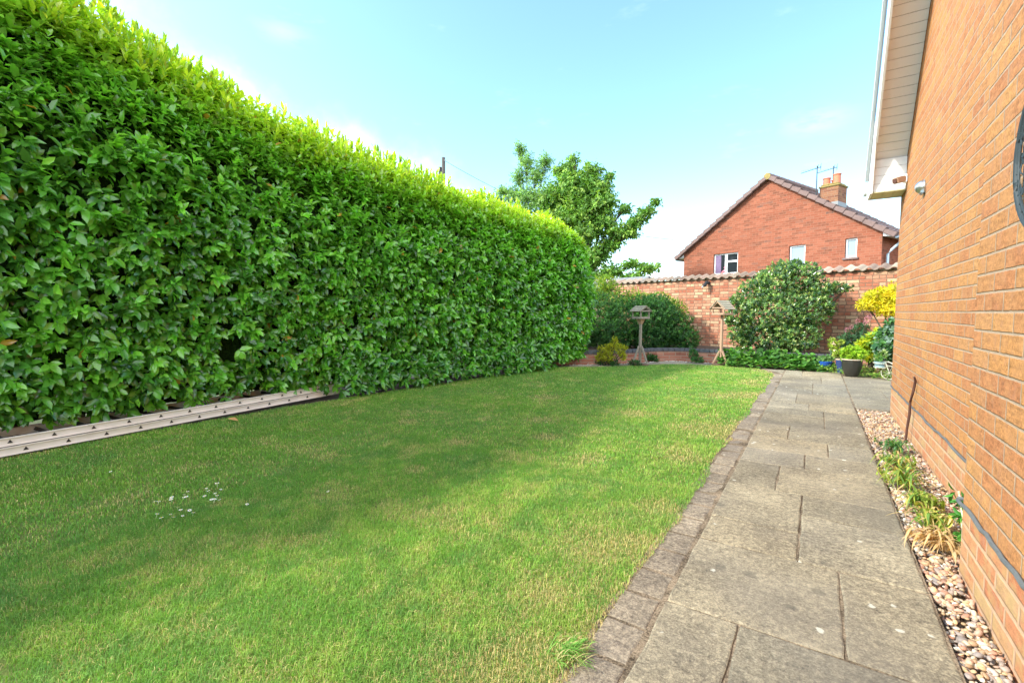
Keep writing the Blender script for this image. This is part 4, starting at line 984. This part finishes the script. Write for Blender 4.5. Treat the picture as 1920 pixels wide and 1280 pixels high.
# ================================================================== TREES
def tree(name, label, base, trunk_r, blobs, cols, leafL, leafW, dens, nper, w=None, droop=.5):
    t = thing(name, label, 'tree', base)
    b0 = Vector(base); mb = MB()
    B = [Vector(b[:3]) - b0 for b in blobs]
    top = max(q.z for q in B) * .62
    tp = [Vector((0, 0, -.1)), Vector((.05, 0, top * .3)), Vector((-.08, .05, top * .65)), Vector((.1, 0, top))]
    mb.tube(tp, [trunk_r, trunk_r * .8, trunk_r * .6, trunk_r * .4], 10)
    for q, bl in zip(B, blobs):
        z0 = min(top * .95, max(top * .35, q.z * .55)); st = Vector((0, 0, z0)); md = st.lerp(q, .5) + Vector((random.uniform(-.1, .1), random.uniform(-.1, .1), .12))
        mb.tube([st, md, q], [trunk_r * .35, trunk_r * .22, trunk_r * .1], 7)
        for k in range(9):
            d = Vector(rng.normal(size=3)); d.normalize(); e = q + Vector((d.x * bl[3], d.y * bl[4], d.z * bl[5])) * .85
            mb.tube([md.lerp(q, .6), q.lerp(e, .5) + Vector((0, 0, .03)), e], [trunk_r * .1, trunk_r * .06, trunk_r * .03], 5)
    mb.build('trunk', MT['bark'], t, smooth=True)
    P, A = blob_tips([(q.x, q.y, q.z, *bl[3:]) for q, bl in zip(B, blobs)], dens, .75, .1)
    PP, U, NN, LL, idx = whorl(P, A, nper, leafL, 35, 100, jit=.35, droop=droop, step=1.2)
    c = tints(len(P), cols, w)[idx] * rng.uniform(.8, 1.2, (len(idx), 1))
    leaves('crown', PP, U, NN, LL, LL * leafW / leafL, np.clip(c, 0, 1), MT['leaf'], t, 'diamond')
    return t
MB_ = [(-7.2, 16.2, 5.3, 1.0, .9, .8), (-8.1, 16.2, 5.3, .9, .9, .8), (-7.0, 16.0, 6.2, .42, .4, .4), (-8.0, 16.2, 6.35, .5, .5, .4), (-6.5, 16, 4.4, .6, .6, .45), (-5.6, 16, 3.85, .5, .4, .22), (-5.2, 16, 4.35, .4, .3, .2), (-6.2, 16, 3.55, .5, .4, .3), (-7.7, 16, 5.75, .8, 1.0, .7), (-6.75, 16, 5.6, .55, .7, .5), (-6.45, 15.8, 5.0, .5, .6, .45), (-7.3, 15.8, 4.75, .8, 1.0, .6), (-7.75, 16, 6.75, .25, .3, .3), (-8.35, 16.1, 6.45, .35, .4, .3),
       (-8.6, 16, 5.5, .6, .8, .6), (-8.3, 15.8, 4.5, .8, .9, .6), (-6.9, 15.8, 4.0, .6, .8, .4), (-6.0, 15.9, 3.95, .45, .5, .25), (-5.45, 16, 4.15, .45, .4, .22), (-4.95, 16, 4.55, .35, .3, .2), (-5.75, 16, 4.72, .28, .3, .2),
       (-4.65, 16, 4.82, .2, .2, .12), (-6.55, 15.9, 3.2, .45, .5, .4), (-6.2, 16, 2.55, .5, .5, .3), (-5.45, 16, 2.78, .4, .4, .16), (-4.85, 16, 2.62, .35, .4, .18), (-5.4, 15.9, 2.35, .5, .4, .2), (-7.4, 16, 3.2, .8, .8, .6), (-6.95, 16, 6.15, .2, .3, .2), (-6.3, 16, 5.95, .2, .2, .2), (-7.2, 16, 2.5, .7, .6, .5), (-6.6, 16, 2.0, .6, .5, .4), (-5.9, 16, 2.15, .5, .4, .25)]
tree('maple_tree', 'dark green broad leaved tree beyond the hedge end with a low arching branch', (-7.4, 16.2, 0), .16, MB_, [(.09, .21, .035), (.14, .29, .045), (.24, .38, .06)], .135, .072, 58, 6, [.3, .4, .3], droop=.9)
BB = [(-10.1, 16, 7.55, .32, .35, .32), (-9.75, 16, 7.0, .42, .4, .42), (-10.1, 16, 6.5, .40, .4, .4), (-9.3, 16, 6.45, .5, .5, .45), (-10.85, 16, 6.05, .40, .4, .25), (-11.15, 16, 5.7, .35, .4, .25), (-10.3, 16, 5.8, .5, .5, .4), (-9.6, 16, 5.7, .6, .6, .5), (-9.0, 16, 5.3, .7, .6, .6), (-10.2, 16, 5.1, .8, .6, .5), (-8.9, 16, 6.9, .35, .4, .35)]
tree('birch_tree', 'pale feathery light green tree left of the darker broad leaved tree', (-9.9, 16.4, 0), .11, BB, [(.20, .36, .10), (.26, .42, .13), (.15, .30, .07)], .09, .045, 80, 6)

# ================================================================== SHRUBS
shrub('evergreen_shrub', 'wide dark green shrub in the raised bed behind the grey bird table', 'shrub',
      [(-4.65, 11.3, .95, .6, .6, .65), (-3.95, 11.2, .9, .6, .55, .6), (-3.3, 11.4, .95, .6, .55, .55), (-2.85, 11.5, .72, .45, .45, .45), (-2.55, 11.35, .45, .32, .35, .3), (-4.2, 10.8, .55, .6, .5, .45), (-3.3, 11.1, .5, .55, .4, .35), (-4.9, 10.4, .6, .5, .6, .5), (-3.6, 12.0, 1.15, .6, .5, .4)],
      [(.022, .085, .020), (.040, .13, .028), (.07, .19, .03)], .062, .022, 330, 6, base=(-3.8, 11.2, .2), w=[.4, .4, .2], depth=.5)
shrub('feathery_shrub', 'lime green wispy shrub between the hedge end and the garden wall', 'shrub',
      [(-4.75, 12.3, 1.45, .5, .4, .45), (-4.2, 12.6, 1.35, .5, .3, .4), (-3.6, 12.6, 1.3, .5, .3, .33), (-3.1, 12.5, 1.15, .35, .3, .3), (-5.2, 12.4, 1.75, .4, .4, .4), (-4.85, 12.2, 1.9, .25, .3, .25)],
      [(.13, .26, .03), (.20, .34, .04), (.30, .36, .04)], .055, .018, 300, 6, base=(-4.1, 12.4, .2), lo=10, hi=55, up=.6, depth=.6)
shrub('viburnum_shrub', 'big rounded shrub with pale edged leaves against the garden wall', 'shrub',
      [(-.72, 11.5, 1.72, .42, .45, .42), (-.30, 11.6, 1.78, .38, .4, .38), (-1.15, 11.5, 1.48, .36, .4, .36), (-1.38, 11.35, 1.05, .30, .4, .32), (-.75, 11.2, 1.1, .58, .5, .5), (-.12, 11.4, 1.15, .42, .45, .42), (.08, 11.6, 1.55, .24, .3, .22),
       (.34, 11.65, 1.60, .20, .16, .11), (.52, 11.7, 1.58, .10, .1, .07), (-.9, 11.05, .58, .5, .4, .32), (-.3, 11.1, .6, .42, .4, .3), (-1.35, 11.2, .62, .28, .35, .28), (-.60, 11.7, 2.02, .24, .25, .2), (-1.5, 11.4, 1.3, .14, .2, .2), (-1.62, 11.3, .95, .12, .15, .14), (-.98, 11.6, 1.86, .14, .15, .14), (-.40, 11.6, 2.10, .12, .15, .12), (.22, 11.6, 1.2, .14, .2, .16), (-.05, 11.5, 1.92, .14, .15, .12)],
      [(.05, .12, .05), (.11, .22, .07), (.22, .36, .10)], .060, .030, 230, 7, base=(-.6, 11.4, .2), w=[.35, .4, .25], pale_leaf=((.48, .55, .20), .30), depth=.5, m='leaf_gloss')
shrub('golden_choisya', 'bright golden yellow shrub by the wall beside the house corner', 'shrub',
      [(.98, 11.2, 1.38, .26, .25, .16), (1.25, 11.2, 1.42, .28, .28, .22), (.80, 11.1, 1.24, .16, .18, .09), (1.15, 11.1, 1.18, .26, .25, .14), (1.55, 11.2, 1.3, .3, .3, .25), (1.9, 11.2, 1.1, .3, .3, .3)],
      [(.62, .52, .02), (.52, .50, .03), (.70, .55, .03)], .085, .026, 210, 7, base=(1.3, 11.2, .2), hi=85, depth=.5)
shrub('heather_bush', 'small yellow green bush beside the foot of the grey bird table', 'shrub',
      [(-3.66, 9.12, .30, .11, .11, .13), (-3.34, 9.15, .33, .11, .11, .11), (-3.47, 9.2, .47, .06, .08, .13), (-3.74, 9.05, .17, .08, .10, .10), (-3.28, 9.15, .20, .07, .1, .09), (-3.54, 9.05, .18, .13, .12, .12), (-3.52, 9.15, .36, .09, .09, .10), (-3.24, 9.2, .36, .04, .05, .05), (-3.78, 9.1, .33, .03, .04, .05)],
      [(.40, .42, .03), (.32, .37, .03), (.48, .45, .04)], .042, .010, 800, 7, base=(-3.5, 9.1, 0), lo=5, hi=45, up=.8, depth=.6)
shrub('fern_clump', 'small dark fern clump at the foot of the bed wall near the grey bird table', 'plant', [(-3.12, 10.3, .10, .13, .1, .10), (-2.98, 10.35, .06, .1, .1, .07)], [(.03, .11, .03), (.05, .15, .03)], .06, .02, 500, 5, base=(-3.08, 10.3, 0), stems=False)
shrub('euphorbia_plant', 'small green plant against the low bed wall between the two bird tables', 'plant', [(-2.2, 10.65, .16, .10, .08, .12), (-2.12, 10.62, .06, .14, .1, .06), (-2.25, 10.66, .28, .05, .05, .06)], [(.04, .14, .04), (.09, .22, .06)], .045, .018, 600, 6, base=(-2.2, 10.65, 0), stems=False)
shrub('low_shade_plant', 'dark low leaves under the yellow green bush', 'plant', [(-3.55, 9.05, .05, .25, .08, .06), (-3.1, 9.35, .05, .15, .1, .06)], [(.02, .08, .02), (.04, .12, .03)], .05, .022, 500, 5, base=(-3.4, 9.1, 0), stems=False)
# broad leaved ground cover below the big shrub
n = 1500; X = rng.uniform(-1.66, .30, n); u = rng.random(n); Y = 10.62 - .42 * u * np.interp(X, [-1.66, -1.3, 0, .3], [.6, 1, 1, .7]); Z = (.04 + .30 * (1 - u) ** .7) * np.interp(X, [-1.66, -1.3, -.2, .3], [.9, 1, .9, .5]) * rng.uniform(.6, 1.1, n)
P = np.stack([X, Y, Z], 1); U = np.stack([rng.normal(0, .7, n), -.6 + rng.normal(0, .5, n), rng.normal(.1, .35, n)], 1); NN = np.stack([rng.normal(0, .35, n), -.55 + rng.normal(0, .3, n), np.ones(n)], 1)
LL = rng.uniform(.05, .10, n)
o = leaves('ground_cover', P, U, NN, LL, LL * 1.05, tints(n, [(.06, .18, .03), (.10, .27, .045), (.17, .34, .07), (.045, .13, .03)]), MT['leaf'], None, 'round'); tag(o, 'broad leaved green ground cover below the big rounded shrub', 'ground cover', kind='stuff')
n = 2200; X = rng.uniform(.02, 1.35, n); Y = np.interp(X, [0, .3, .6, 1.3], [10.25, 10.0, 9.72, 9.5]) + rng.uniform(0, .9, n); Z = .015 + rng.uniform(0, .09, n) * np.interp(Y, [9.5, 10.5], [.6, 1.6])
P = np.stack([X, Y, Z], 1); U = rng.normal(0, 1, (n, 3)) * [1, 1, .3]; NN = np.stack([rng.normal(0, .3, n), rng.normal(-.3, .3, n), np.ones(n)], 1); LL = rng.uniform(.025, .05, n)
o = leaves('creeping_ground_cover', P, U, NN, LL, LL * .6, tints(n, [(.14, .28, .04), (.22, .36, .05), (.08, .2, .04), (.30, .38, .08)]), MT['leaf'], None, 'diamond'); tag(o, 'low pale green creeping plants spilling onto the paving round the pots', 'ground cover', kind='stuff')

# ================================================================== POTS
def pot(name, label, loc, prof, m, rim=None, rimm=None):
    t = thing(name, label, 'pot', loc); mb = MB(); mb.lathe([(.0, .004)] + prof, n=32); mb.build('body', MT[m], t, smooth=True)
    r_, z_ = prof[-1]
    if rim: mb = MB(); mb.lathe(rim, n=32); mb.build('rim', MT[rimm], t, smooth=True)
    mb = MB(); ri = r_ - .012; mb.lathe([(ri, z_ + .002), (ri - .004, z_ - .03), (0, z_ - .025)], n=24); mb.build('soil', MT['soil'], t)
    return t
PX, PY = .545, 9.80
pot('plant_pot', 'large dark olive glazed pot with a pale rim holding a lime green plant', (PX, PY, .0), [(.085, .004), (.098, .02), (.125, .10), (.143, .19), (.147, .25), (.146, .285)], 'pot_dark', [(.146, .285), (.153, .288), (.155, .298), (.146, .303), (.134, .300), (.132, .285)], 'pot_rim')
shrub('potted_plant', 'lime green leafy plant growing in the large dark pot', 'plant', [(PX - .03, PY, .37, .14, .13, .10), (PX + .07, PY, .38, .12, .12, .11), (PX - .08, PY, .42, .08, .08, .07), (PX, PY, .46, .10, .1, .07)],
      [(.30, .46, .04), (.38, .54, .05), (.20, .36, .03)], .040, .026, 950, 6, base=(PX, PY, .27), depth=.6)
pot('planter_bowl', 'low cobalt blue glazed bowl beside the paving', (.18, 10.42, 0), [(.05, .004), (.055, .05), (.095, .10), (.105, .165)], 'pot_blue', [(.105, .165), (.113, .168), (.113, .182), (.104, .186), (.097, .18), (.096, .165)], 'pot_blue')
shrub('bowl_plant', 'trailing blue green plant in the cobalt bowl', 'plant', [(.15, 10.42, .22, .13, .1, .06), (.24, 10.42, .24, .08, .08, .06)], [(.12, .26, .09), (.2, .34, .12)], .035, .018, 900, 5, base=(.18, 10.42, .17), stems=False)
pot('plant_pot', 'small navy glazed pot half hidden behind the large dark pot', (.405, 10.25, 0), [(.05, .004), (.06, .06), (.068, .15), (.078, .24)], 'pot_navy', [(.078, .24), (.088, .243), (.088, .256), (.078, .26), (.07, .24)], 'pot_rim')
shrub('variegated_plant', 'yellow green plant with small pale flowers in the navy pot', 'plant', [(.36, 10.25, .36, .10, .08, .09), (.30, 10.25, .50, .09, .08, .09), (.40, 10.25, .56, .05, .05, .06), (.26, 10.25, .60, .06, .05, .05)],
      [(.42, .50, .06), (.30, .42, .07), (.78, .60, .50)], .038, .016, 900, 6, base=(.36, 10.25, .24), w=[.45, .4, .15], up=.6, depth=.7)
shrub('hosta_plant', 'yellow green broad leaved plant behind the large dark pot', 'plant', [(.88, 10.4, .55, .18, .16, .16), (.80, 10.3, .42, .15, .14, .14), (.98, 10.5, .68, .14, .14, .12), (.74, 10.3, .54, .10, .1, .08)],
      [(.36, .46, .03), (.50, .50, .03), (.20, .36, .05)], .09, .04, 330, 6, base=(.86, 10.4, .0), up=.5, depth=.6, droop=.6)
shrub('hydrangea', 'blue green leafy bush with clustered buds right beside the house corner', 'plant', [(1.08, 10.1, .70, .20, .16, .16), (1.02, 10.0, .50, .18, .16, .15), (1.18, 10.0, .45, .2, .2, .2), (1.1, 10.05, .86, .12, .12, .10), (1.35, 10.2, .7, .2, .2, .25)],
      [(.07, .19, .07), (.12, .27, .09), (.25, .36, .30), (.045, .13, .06)], .075, .048, 330, 6, base=(1.1, 10.1, .0), depth=.6, tpl='round')
t = shrub('valerian_plant', 'grey green clump with pink flower heads in front of the garden wall', 'plant', [(.55, 10.9, .55, .2, .14, .2), (.74, 11.0, .72, .16, .14, .16), (.42, 10.9, .42, .16, .12, .14)], [(.06, .15, .08), (.09, .2, .10), (.05, .12, .05)], .06, .02, 380, 6, base=(.6, 10.9, .2), up=.6, depth=.7)
for (fx, fz, fs) in ((.66, .93, .035), (.80, .97, .05), (.77, .90, .03), (.50, .76, .032), (.57, .82, .028), (.84, 1.04, .025)):
    P, A = blob_tips([(fx - .6, -.08, fz - .2, fs, fs, fs * 1.4)], 5200, .5, .2); k = len(P)
    leaves('flower_head', P, A, rng.normal(0, 1, (k, 3)), .013, .009, tints(k, [(.62, .20, .30), (.70, .32, .42), (.50, .22, .34)]), MT['leaf'], t)
    mb = MB(); mb.tube([(fx - .62, -.02, fz - .45), (fx - .6, -.08, fz - .2)], .003, 5); mb.build('flower_stem', MT['bark'], t)

# bicycle-shaped planter ---------------------------------------------------
t = thing('bicycle_planter', 'cream wire bicycle planter carrying a blue grey bucket at the house corner', 'planter', (1.03, 9.62, 0))
def wheel(c, r_, ax=(0, 1, 0)):
    mb = MB(); c = Vector(c); mb.tube([c + Vector((r_ * math.cos(a), .0, r_ * math.sin(a))) for a in [2 * math.pi * k / 28 for k in range(29)]], .006, 7, False)
    w = mb.build('wheel', MT['cream_metal'], t, smooth=True)
    mb = MB()
    for k in range(10): a = 2 * math.pi * k / 10; mb.tube([c, c + Vector((r_ * math.cos(a), 0, r_ * math.sin(a)))], .0022, 5)
    mb.tube([c + Vector((0, -.02, 0)), c + Vector((0, .02, 0))], .010, 8); mb.build('spokes', MT['cream_metal'], w)
wheel((0, 0, .115), .105); wheel((.42, .02, .115), .105)
mb = MB(); mb.tube([(0, -.02, .115), (-.03, -.02, .20), (-.06, -.02, .30)], .006, 7); mb.tube([(-.10, -.02, .295), (-.02, -.02, .30), (.05, -.02, .25), (.10, -.02, .14), (.14, -.02, .06), (.25, 0, .05), (.34, 0, .12), (.42, 0, .115)], .006, 7)
mb.tube([(-.13, -.015, .20), (-.06, -.02, .235), (.03, -.015, .232), (.09, -.015, .17), (.12, -.01, .08)], .005, 7); mb.tube([(-.03, -.02, .29), (.1, 0, .27), (.28, .0, .24), (.42, 0, .26)], .006, 7)
mb.build('frame', MT['cream_metal'], t, smooth=True)
mb = MB(); mb.box((-.185, -.09, .185), (-.175, .07, .19)); mb.tube([(-.20, -.08, .20), (-.06, -.08, .20), (-.06, .08, .20), (-.20, .08, .20), (-.20, -.08, .20)], .004, 6); mb.tube([(-.21, -.085, .27), (-.05, -.085, .27), (-.05, .085, .27), (-.21, .085, .27), (-.21, -.085, .27)], .004, 6)
mb.build('carrier', MT['cream_metal'], t)
t = thing('bucket', 'small blue grey metal bucket sitting in the bicycle planter carrier', 'bucket', (.90, 9.62, .195))
mb = MB(); mb.lathe([(0, .0), (.058, .0), (.066, .04), (.072, .095), (.076, .10), (.070, .102), (.064, .06)], n=24); mb.build('body', MT['bucket'], t, smooth=True)
mb = MB(); mb.lathe([(.067, .045), (.070, .048), (.070, .053), (.0675, .056)], n=24); mb.build('band', MT['blue_metal'], t, smooth=True)
shrub('bucket_plant', 'small leafy plant sprouting from the blue grey bucket', 'plant', [(.90, 9.62, .35, .07, .07, .07), (.94, 9.62, .42, .06, .05, .06)], [(.10, .24, .06), (.2, .34, .07), (.35, .40, .2)], .04, .022, 700, 5, base=(.90, 9.62, .27), stems=False)

# ================================================================== BIRD TABLES
def bird_table(label, loc, rz, H, body, mats, leg_h, spread, eave_drop, base_cross, bracket, lrot=0):
    feet = [(spread * math.cos(R(lrot + 120 * k)), spread * math.sin(R(lrot + 120 * k))) for k in range(3)]
    """local x = ridge direction; front gable at +x"""
    t = thing('bird_table', label, 'bird table', loc, rz); w, l = body
    mp, ms, ml = mats
    zf = H - .29 - eave_drop
    mb = MB(); mb.box((-.0235, -.0235, .02), (.0235, .0235, zf)); mb.build('post', MT[mp], t, bevel=.004)
    mb = MB(); mb.box((-l / 2, -w / 2, zf), (l / 2, w / 2, zf + .018))
    for s in (-1, 1): mb.box((-l / 2, s * w / 2 - .008, zf + .002), (l / 2, s * w / 2 + .008, zf + .045)); mb.box((s * l / 2 - .008, -w / 2 + .009, zf + .003), (s * l / 2 + .008, w / 2 - .009, zf + .044))
    mb.build('tray', MT[mp], t, bevel=.002)
    hz = H - .04; ez = zf + .045 + (.13 - eave_drop * .6)
    for sx in (-1, 1):
        for sy in (-1, 1):
            mb = MB(); mb.box((sx * (l / 2 - .012) - .011, sy * (w / 2 - .012) - .011, zf + .018), (sx * (l / 2 - .012) + .011, sy * (w / 2 - .012) + .011, ez)); mb.build('corner_post', MT[mp], t)
        mb = MB(); xx = sx * (l / 2 + .012)
        mb.bar((xx, -w / 2 - .02, ez - .012), (xx, w / 2 + .02, ez - .012), .014, .026)
        for sy in (-1, 1): mb.bar((xx + .001 * sy, sy * (w / 2 + .035), ez - .02 - eave_drop * .8), (xx + .001 * sy, 0, hz), .016, .034)
        mb.build('gable_frame', MT[mp], t)
    for sy in (-1, 1):
        mb = MB(); a = Vector((0, sy * (w / 2 + .045), ez - .03 - eave_drop * .8)); b = Vector((0, 0, hz + .012)); n_ = 4
        for k in range(n_):
            p0 = a.lerp(b, k / n_) + Vector((0, 0, .012)); p1 = a.lerp(b, (k + 1.18) / n_) + Vector((0, 0, .002)) if k < n_ - 1 else b + Vector((0, 0, .004))
            d = (p1 - p0).normalized(); mb.bar(p0, p1, l + .07 + random.uniform(-.01, .01), .011, (0, 0, 1))
        mb.build('roof_slats', MT[ms], t, bevel=.002)
    if bracket:
        mb = MB(); z0 = zf - .105
        vs = [(-.03, -.03, z0), (.03, -.03, z0), (.03, .03, z0), (-.03, .03, z0), (-.065, -.065, zf - .002), (.065, -.065, zf - .002), (.065, .065, zf - .002), (-.065, .065, zf - .002)]
        mb.add(vs, [(0, 3, 2, 1), (4, 5, 6, 7), (0, 1, 5, 4), (1, 2, 6, 5), (2, 3, 7, 6), (3, 0, 4, 7)]); mb.build('bracket', MT['wood_tan'], t)
    for k in range(3):
        a = 2 * math.pi / 3 * k + R(lrot); c_, s_ = math.cos(a), math.sin(a)
        mb = MB(); mb.bar((spread * c_, spread * s_, .03), (.03 * c_, .03 * s_, leg_h), .034, .030); mb.build('leg', MT[ml], t, bevel=.003)
    mb = MB()
    for k in range(3): (x0, y0), (x1, y1) = feet[k], feet[(k + 1) % 3]; mb.bar((x0 * 1.08, y0 * 1.08, .018 + .001 * k), (x1 * 1.08, y1 * 1.08, .018 + .001 * k), .04, .032)
    mb.build('base', MT[base_cross], t, bevel=.003)
    return t
bird_table('weathered grey wooden bird table in front of the dark shrub', (-3.03, 9.50, 0), R(-28), 1.25, (.25, .25), ('wood_grey', 'slat', 'wood_grey'), .40, .17, .0, 'wood_dark', True, 16)
t = bird_table('tan wooden bird table with a low slatted roof by the rounded shrub', (-1.62, 10.42, 0), R(-122), 1.36, (.30, .26), ('wood_tan', 'slat', 'wood_tan'), .30, .16, .03, 'wood_dark', False, -34)
mb = MB(); mb.tube([(-.02, .03, .72), (-.03, .075, .73)], .012, 8); mb.build('hook', MT['stake'], t)

# ================================================================== KNOTTED LEAVES IN THE GRAVEL
def strap_clump(label, x, y, n_arc, n_knot, size, cols, w):
    n_arc = int(n_arc * 1.6); n_knot += 2; size *= 1.12
    t = thing('daffodil_clump', label, 'plant', (x, y, -.01), group='clumps of dying bulb leaves in the gravel'); L_ = []; 
    for k in range(n_arc):
        a = rng.uniform(0, 6.28); r_ = size * rng.uniform(.5, 1.15); h_ = size * rng.uniform(.25, .75); cv = rng.normal(0, .7); sx, sy = rng.normal(0, .02, 2)
        q = np.linspace(0, 1, 10); rr = r_ * q; aa = a + cv * q
        L_.append(np.stack([sx + rr * np.cos(aa), sy + rr * np.sin(aa), np.maximum(.004, h_ * 4 * q * (1 - q) * (1 - .25 * q) + .01 - .0 * q)], 1))
    for k in range(n_knot):
        cx_, cy_ = rng.normal(0, size * .33, 2); kr = rng.uniform(.018, .034); tilt = rng.normal(0, .6, 2)
        for j in range(11):
            r2 = kr * rng.uniform(.45, 1.25); a0 = rng.uniform(0, 6.28); q = np.linspace(0, rng.uniform(2.4, 4.8), 10); zc = .05 + rng.uniform(-.012, .02)
            X = cx_ + r2 * np.cos(a0 + q); Y = cy_ + r2 * np.sin(a0 + q); L_.append(np.stack([X, Y, np.maximum(.006, zc + (X - cx_) * tilt[0] + (Y - cy_) * tilt[1] + .012 * np.sin(q * 2 + j))], 1))
    k = len(L_)
    ribbons('leaves', L_, rng.uniform(.007, .0125, k), tints(k, cols, w, .15), MT['leaf'], t)
    return t
GY = [(.14, .26, .05), (.30, .38, .06), (.50, .46, .10), (.58, .42, .18)]
strap_clump('dark green twisted bulb leaf clump, the farthest one in the gravel', .56, 4.72, 22, 4, .12, [(.06, .16, .05), (.12, .24, .06), (.30, .36, .08)], [.5, .35, .15])
strap_clump('green and straw bulb leaf clump next to the farthest one', .535, 4.22, 24, 4, .14, GY, [.5, .25, .15, .1])
strap_clump('sprawling yellow streaked bulb leaf clump with tips over the path edge', .50, 3.78, 30, 4, .16, GY, [.3, .25, .25, .2])
strap_clump('tightly knotted yellow green bulb leaf clump in the middle of the row', .535, 3.42, 20, 8, .12, GY, [.3, .35, .2, .15])
strap_clump('knotted yellow green bulb leaf clump just before the withered one', .53, 3.12, 22, 6, .13, GY, [.3, .25, .2, .25])
strap_clump('withered straw coloured bulb leaf clump, the nearest one in the gravel', .52, 2.86, 40, 3, .12, [(.60, .40, .20), (.66, .48, .28), (.48, .30, .14)], [.5, .3, .2])
t = thing('leafy_weed', 'fresh green leafy weed hanging at the corner of the brick chimney breast', 'plant', (.615, 2.86, -.02))
P = np.array([(rng.normal(0, .03), rng.normal(0, .045), rng.uniform(.06, .30)) for _ in range(34)]); A = np.stack([rng.normal(-.3, .5, 34), rng.normal(0, .5, 34), rng.normal(.0, .4, 34)], 1)
PP, U, NN, LL, idx = whorl(P, A, 5, .052, 30, 85, droop=1.0); leaves('foliage', PP, U, NN, LL, LL * .36, tints(len(LL), [(.05, .19, .03), (.09, .27, .04), (.035, .12, .02)]), MT['leaf'], t, 'laurel', True)
mb = MB()
for k in range(7): mb.tube([(0, 0, 0), (random.uniform(-.03, .03), random.uniform(-.03, .03), .15), (random.uniform(-.05, .04), random.uniform(-.06, .06), .29)], .0025, 5)
mb.build('stems', MT['leaf_gloss'], t)

t = thing('grass_tuft', 'coarse green grass tuft leaning over the edging blocks of the lawn', 'grass', (-.64, 1.29, 0)); L_ = []
for k in range(150):
    a = rng.uniform(-1.2, 1.4); q = np.linspace(0, 1, 6); ln_ = rng.uniform(.04, .085); h_ = rng.uniform(.02, .045); sx, sy = rng.normal(0, .028, 2)
    L_.append(np.stack([sx + ln_ * q * math.cos(a), sy + ln_ * q * math.sin(a), h_ * (2.6 * q - 1.9 * q * q)], 1))
ribbons('blades', L_, rng.uniform(.0018, .003, 150), tints(150, [(.13, .30, .05), (.2, .4, .07), (.5, .42, .2)], [.5, .3, .2]), MT['grass'], t)
# ================================================================== DAISIES, FALLEN LEAVES
DZ = [(407, 906), (412, 911), (393, 914), (385, 911), (404, 920), (406, 925), (397, 931), (413, 929), (344, 921), (349, 927), (342, 926), (323, 930), (324, 926), (384, 924), (291, 933), (295, 937), (338, 950), (355, 950), (360, 956), (320, 957), (341, 960), (324, 964), (304, 966), (292, 960), (462, 940), (617, 915), (209, 879), (332, 946), (400, 933), (352, 916)]
def gz(x, y, z=0.0):
    d = _ray(x, y); k = (z - 1.10) / d.z; return Vector((0, 0, 1.1)) + d * k
P0 = [( -3.13, 1.40)]
proto = None
for i, (px_, py_) in enumerate(DZ):
    p = gz(px_, py_, .03)
    if proto is None:
        proto = thing('daisy', 'tiny white daisy in the grass', 'flower', (p.x, p.y, 0), group='white daisies scattered in the lawn')
        mb = MB()
        for k in range(11):
            a = 2 * math.pi * k / 11; c_, s_ = math.cos(a), math.sin(a); mb.add([(.002 * c_, .002 * s_, .031), (.010 * c_ - .0024 * s_, .010 * s_ + .0024 * c_, .033), (.0125 * c_, .0125 * s_, .032), (.010 * c_ + .0024 * s_, .010 * s_ - .0024 * c_, .033)], [(0, 1, 2, 3)])
        mb.build('petals', MT['petal'], proto)
        mb = MB(); mb.lathe([(0, .036), (.003, .035), (.004, .032)], n=8); mb.build('eye', plain('daisy_eye', (.7, .5, .03)), proto)
        mb = MB(); mb.tube([(0, 0, 0), (0, 0, .031)], .0008, 4); mb.build('stem', MT['leaf'], proto)
    else:
        c = proto.copy(); COL.objects.link(c); c.location = (p.x, p.y, random.uniform(-.012, -.002)); c.scale = [random.uniform(.6, .9)] * 3; c.rotation_euler = (random.uniform(-.3, .3), random.uniform(-.3, .3), random.uniform(0, 6))
        if (px_, py_) == (617, 915): c['label'] = 'single white daisy standing alone nearest the middle of the lawn'
        if (px_, py_) == (209, 879): c['label'] = 'single white daisy standing alone closest to the ladder'
        if (px_, py_) == (462, 940): c['label'] = 'single white daisy just apart from the daisy patch on its path side'
        for ch_ in proto.children:
            q = ch_.copy(); COL.objects.link(q); q.parent = c
def fallen(label, x, y, s, rot, z=.03):
    mb = MB(); mb.add([(0, 0, .004), (s * .4, s * .32, .012), (s, 0, .0), (s * .4, -s * .32, .014), (s * .5, 0, .002)], [(0, 4, 1), (1, 4, 2), (2, 4, 3), (3, 4, 0)])
    o = mb.build('fallen_leaf', MT['dry_leaf']); o.location = (x, y, z); o.rotation_euler = (.1, .2, rot); tag(o, label, 'leaf', 'dry leaves fallen on the lawn')
fallen('dry orange leaf on the grass beside the ladder', -4.93, 2.30, .12, .5)
fallen('small brown leaf lying out on the sunny part of the lawn', -1.17, 3.97, .035, 2.0)
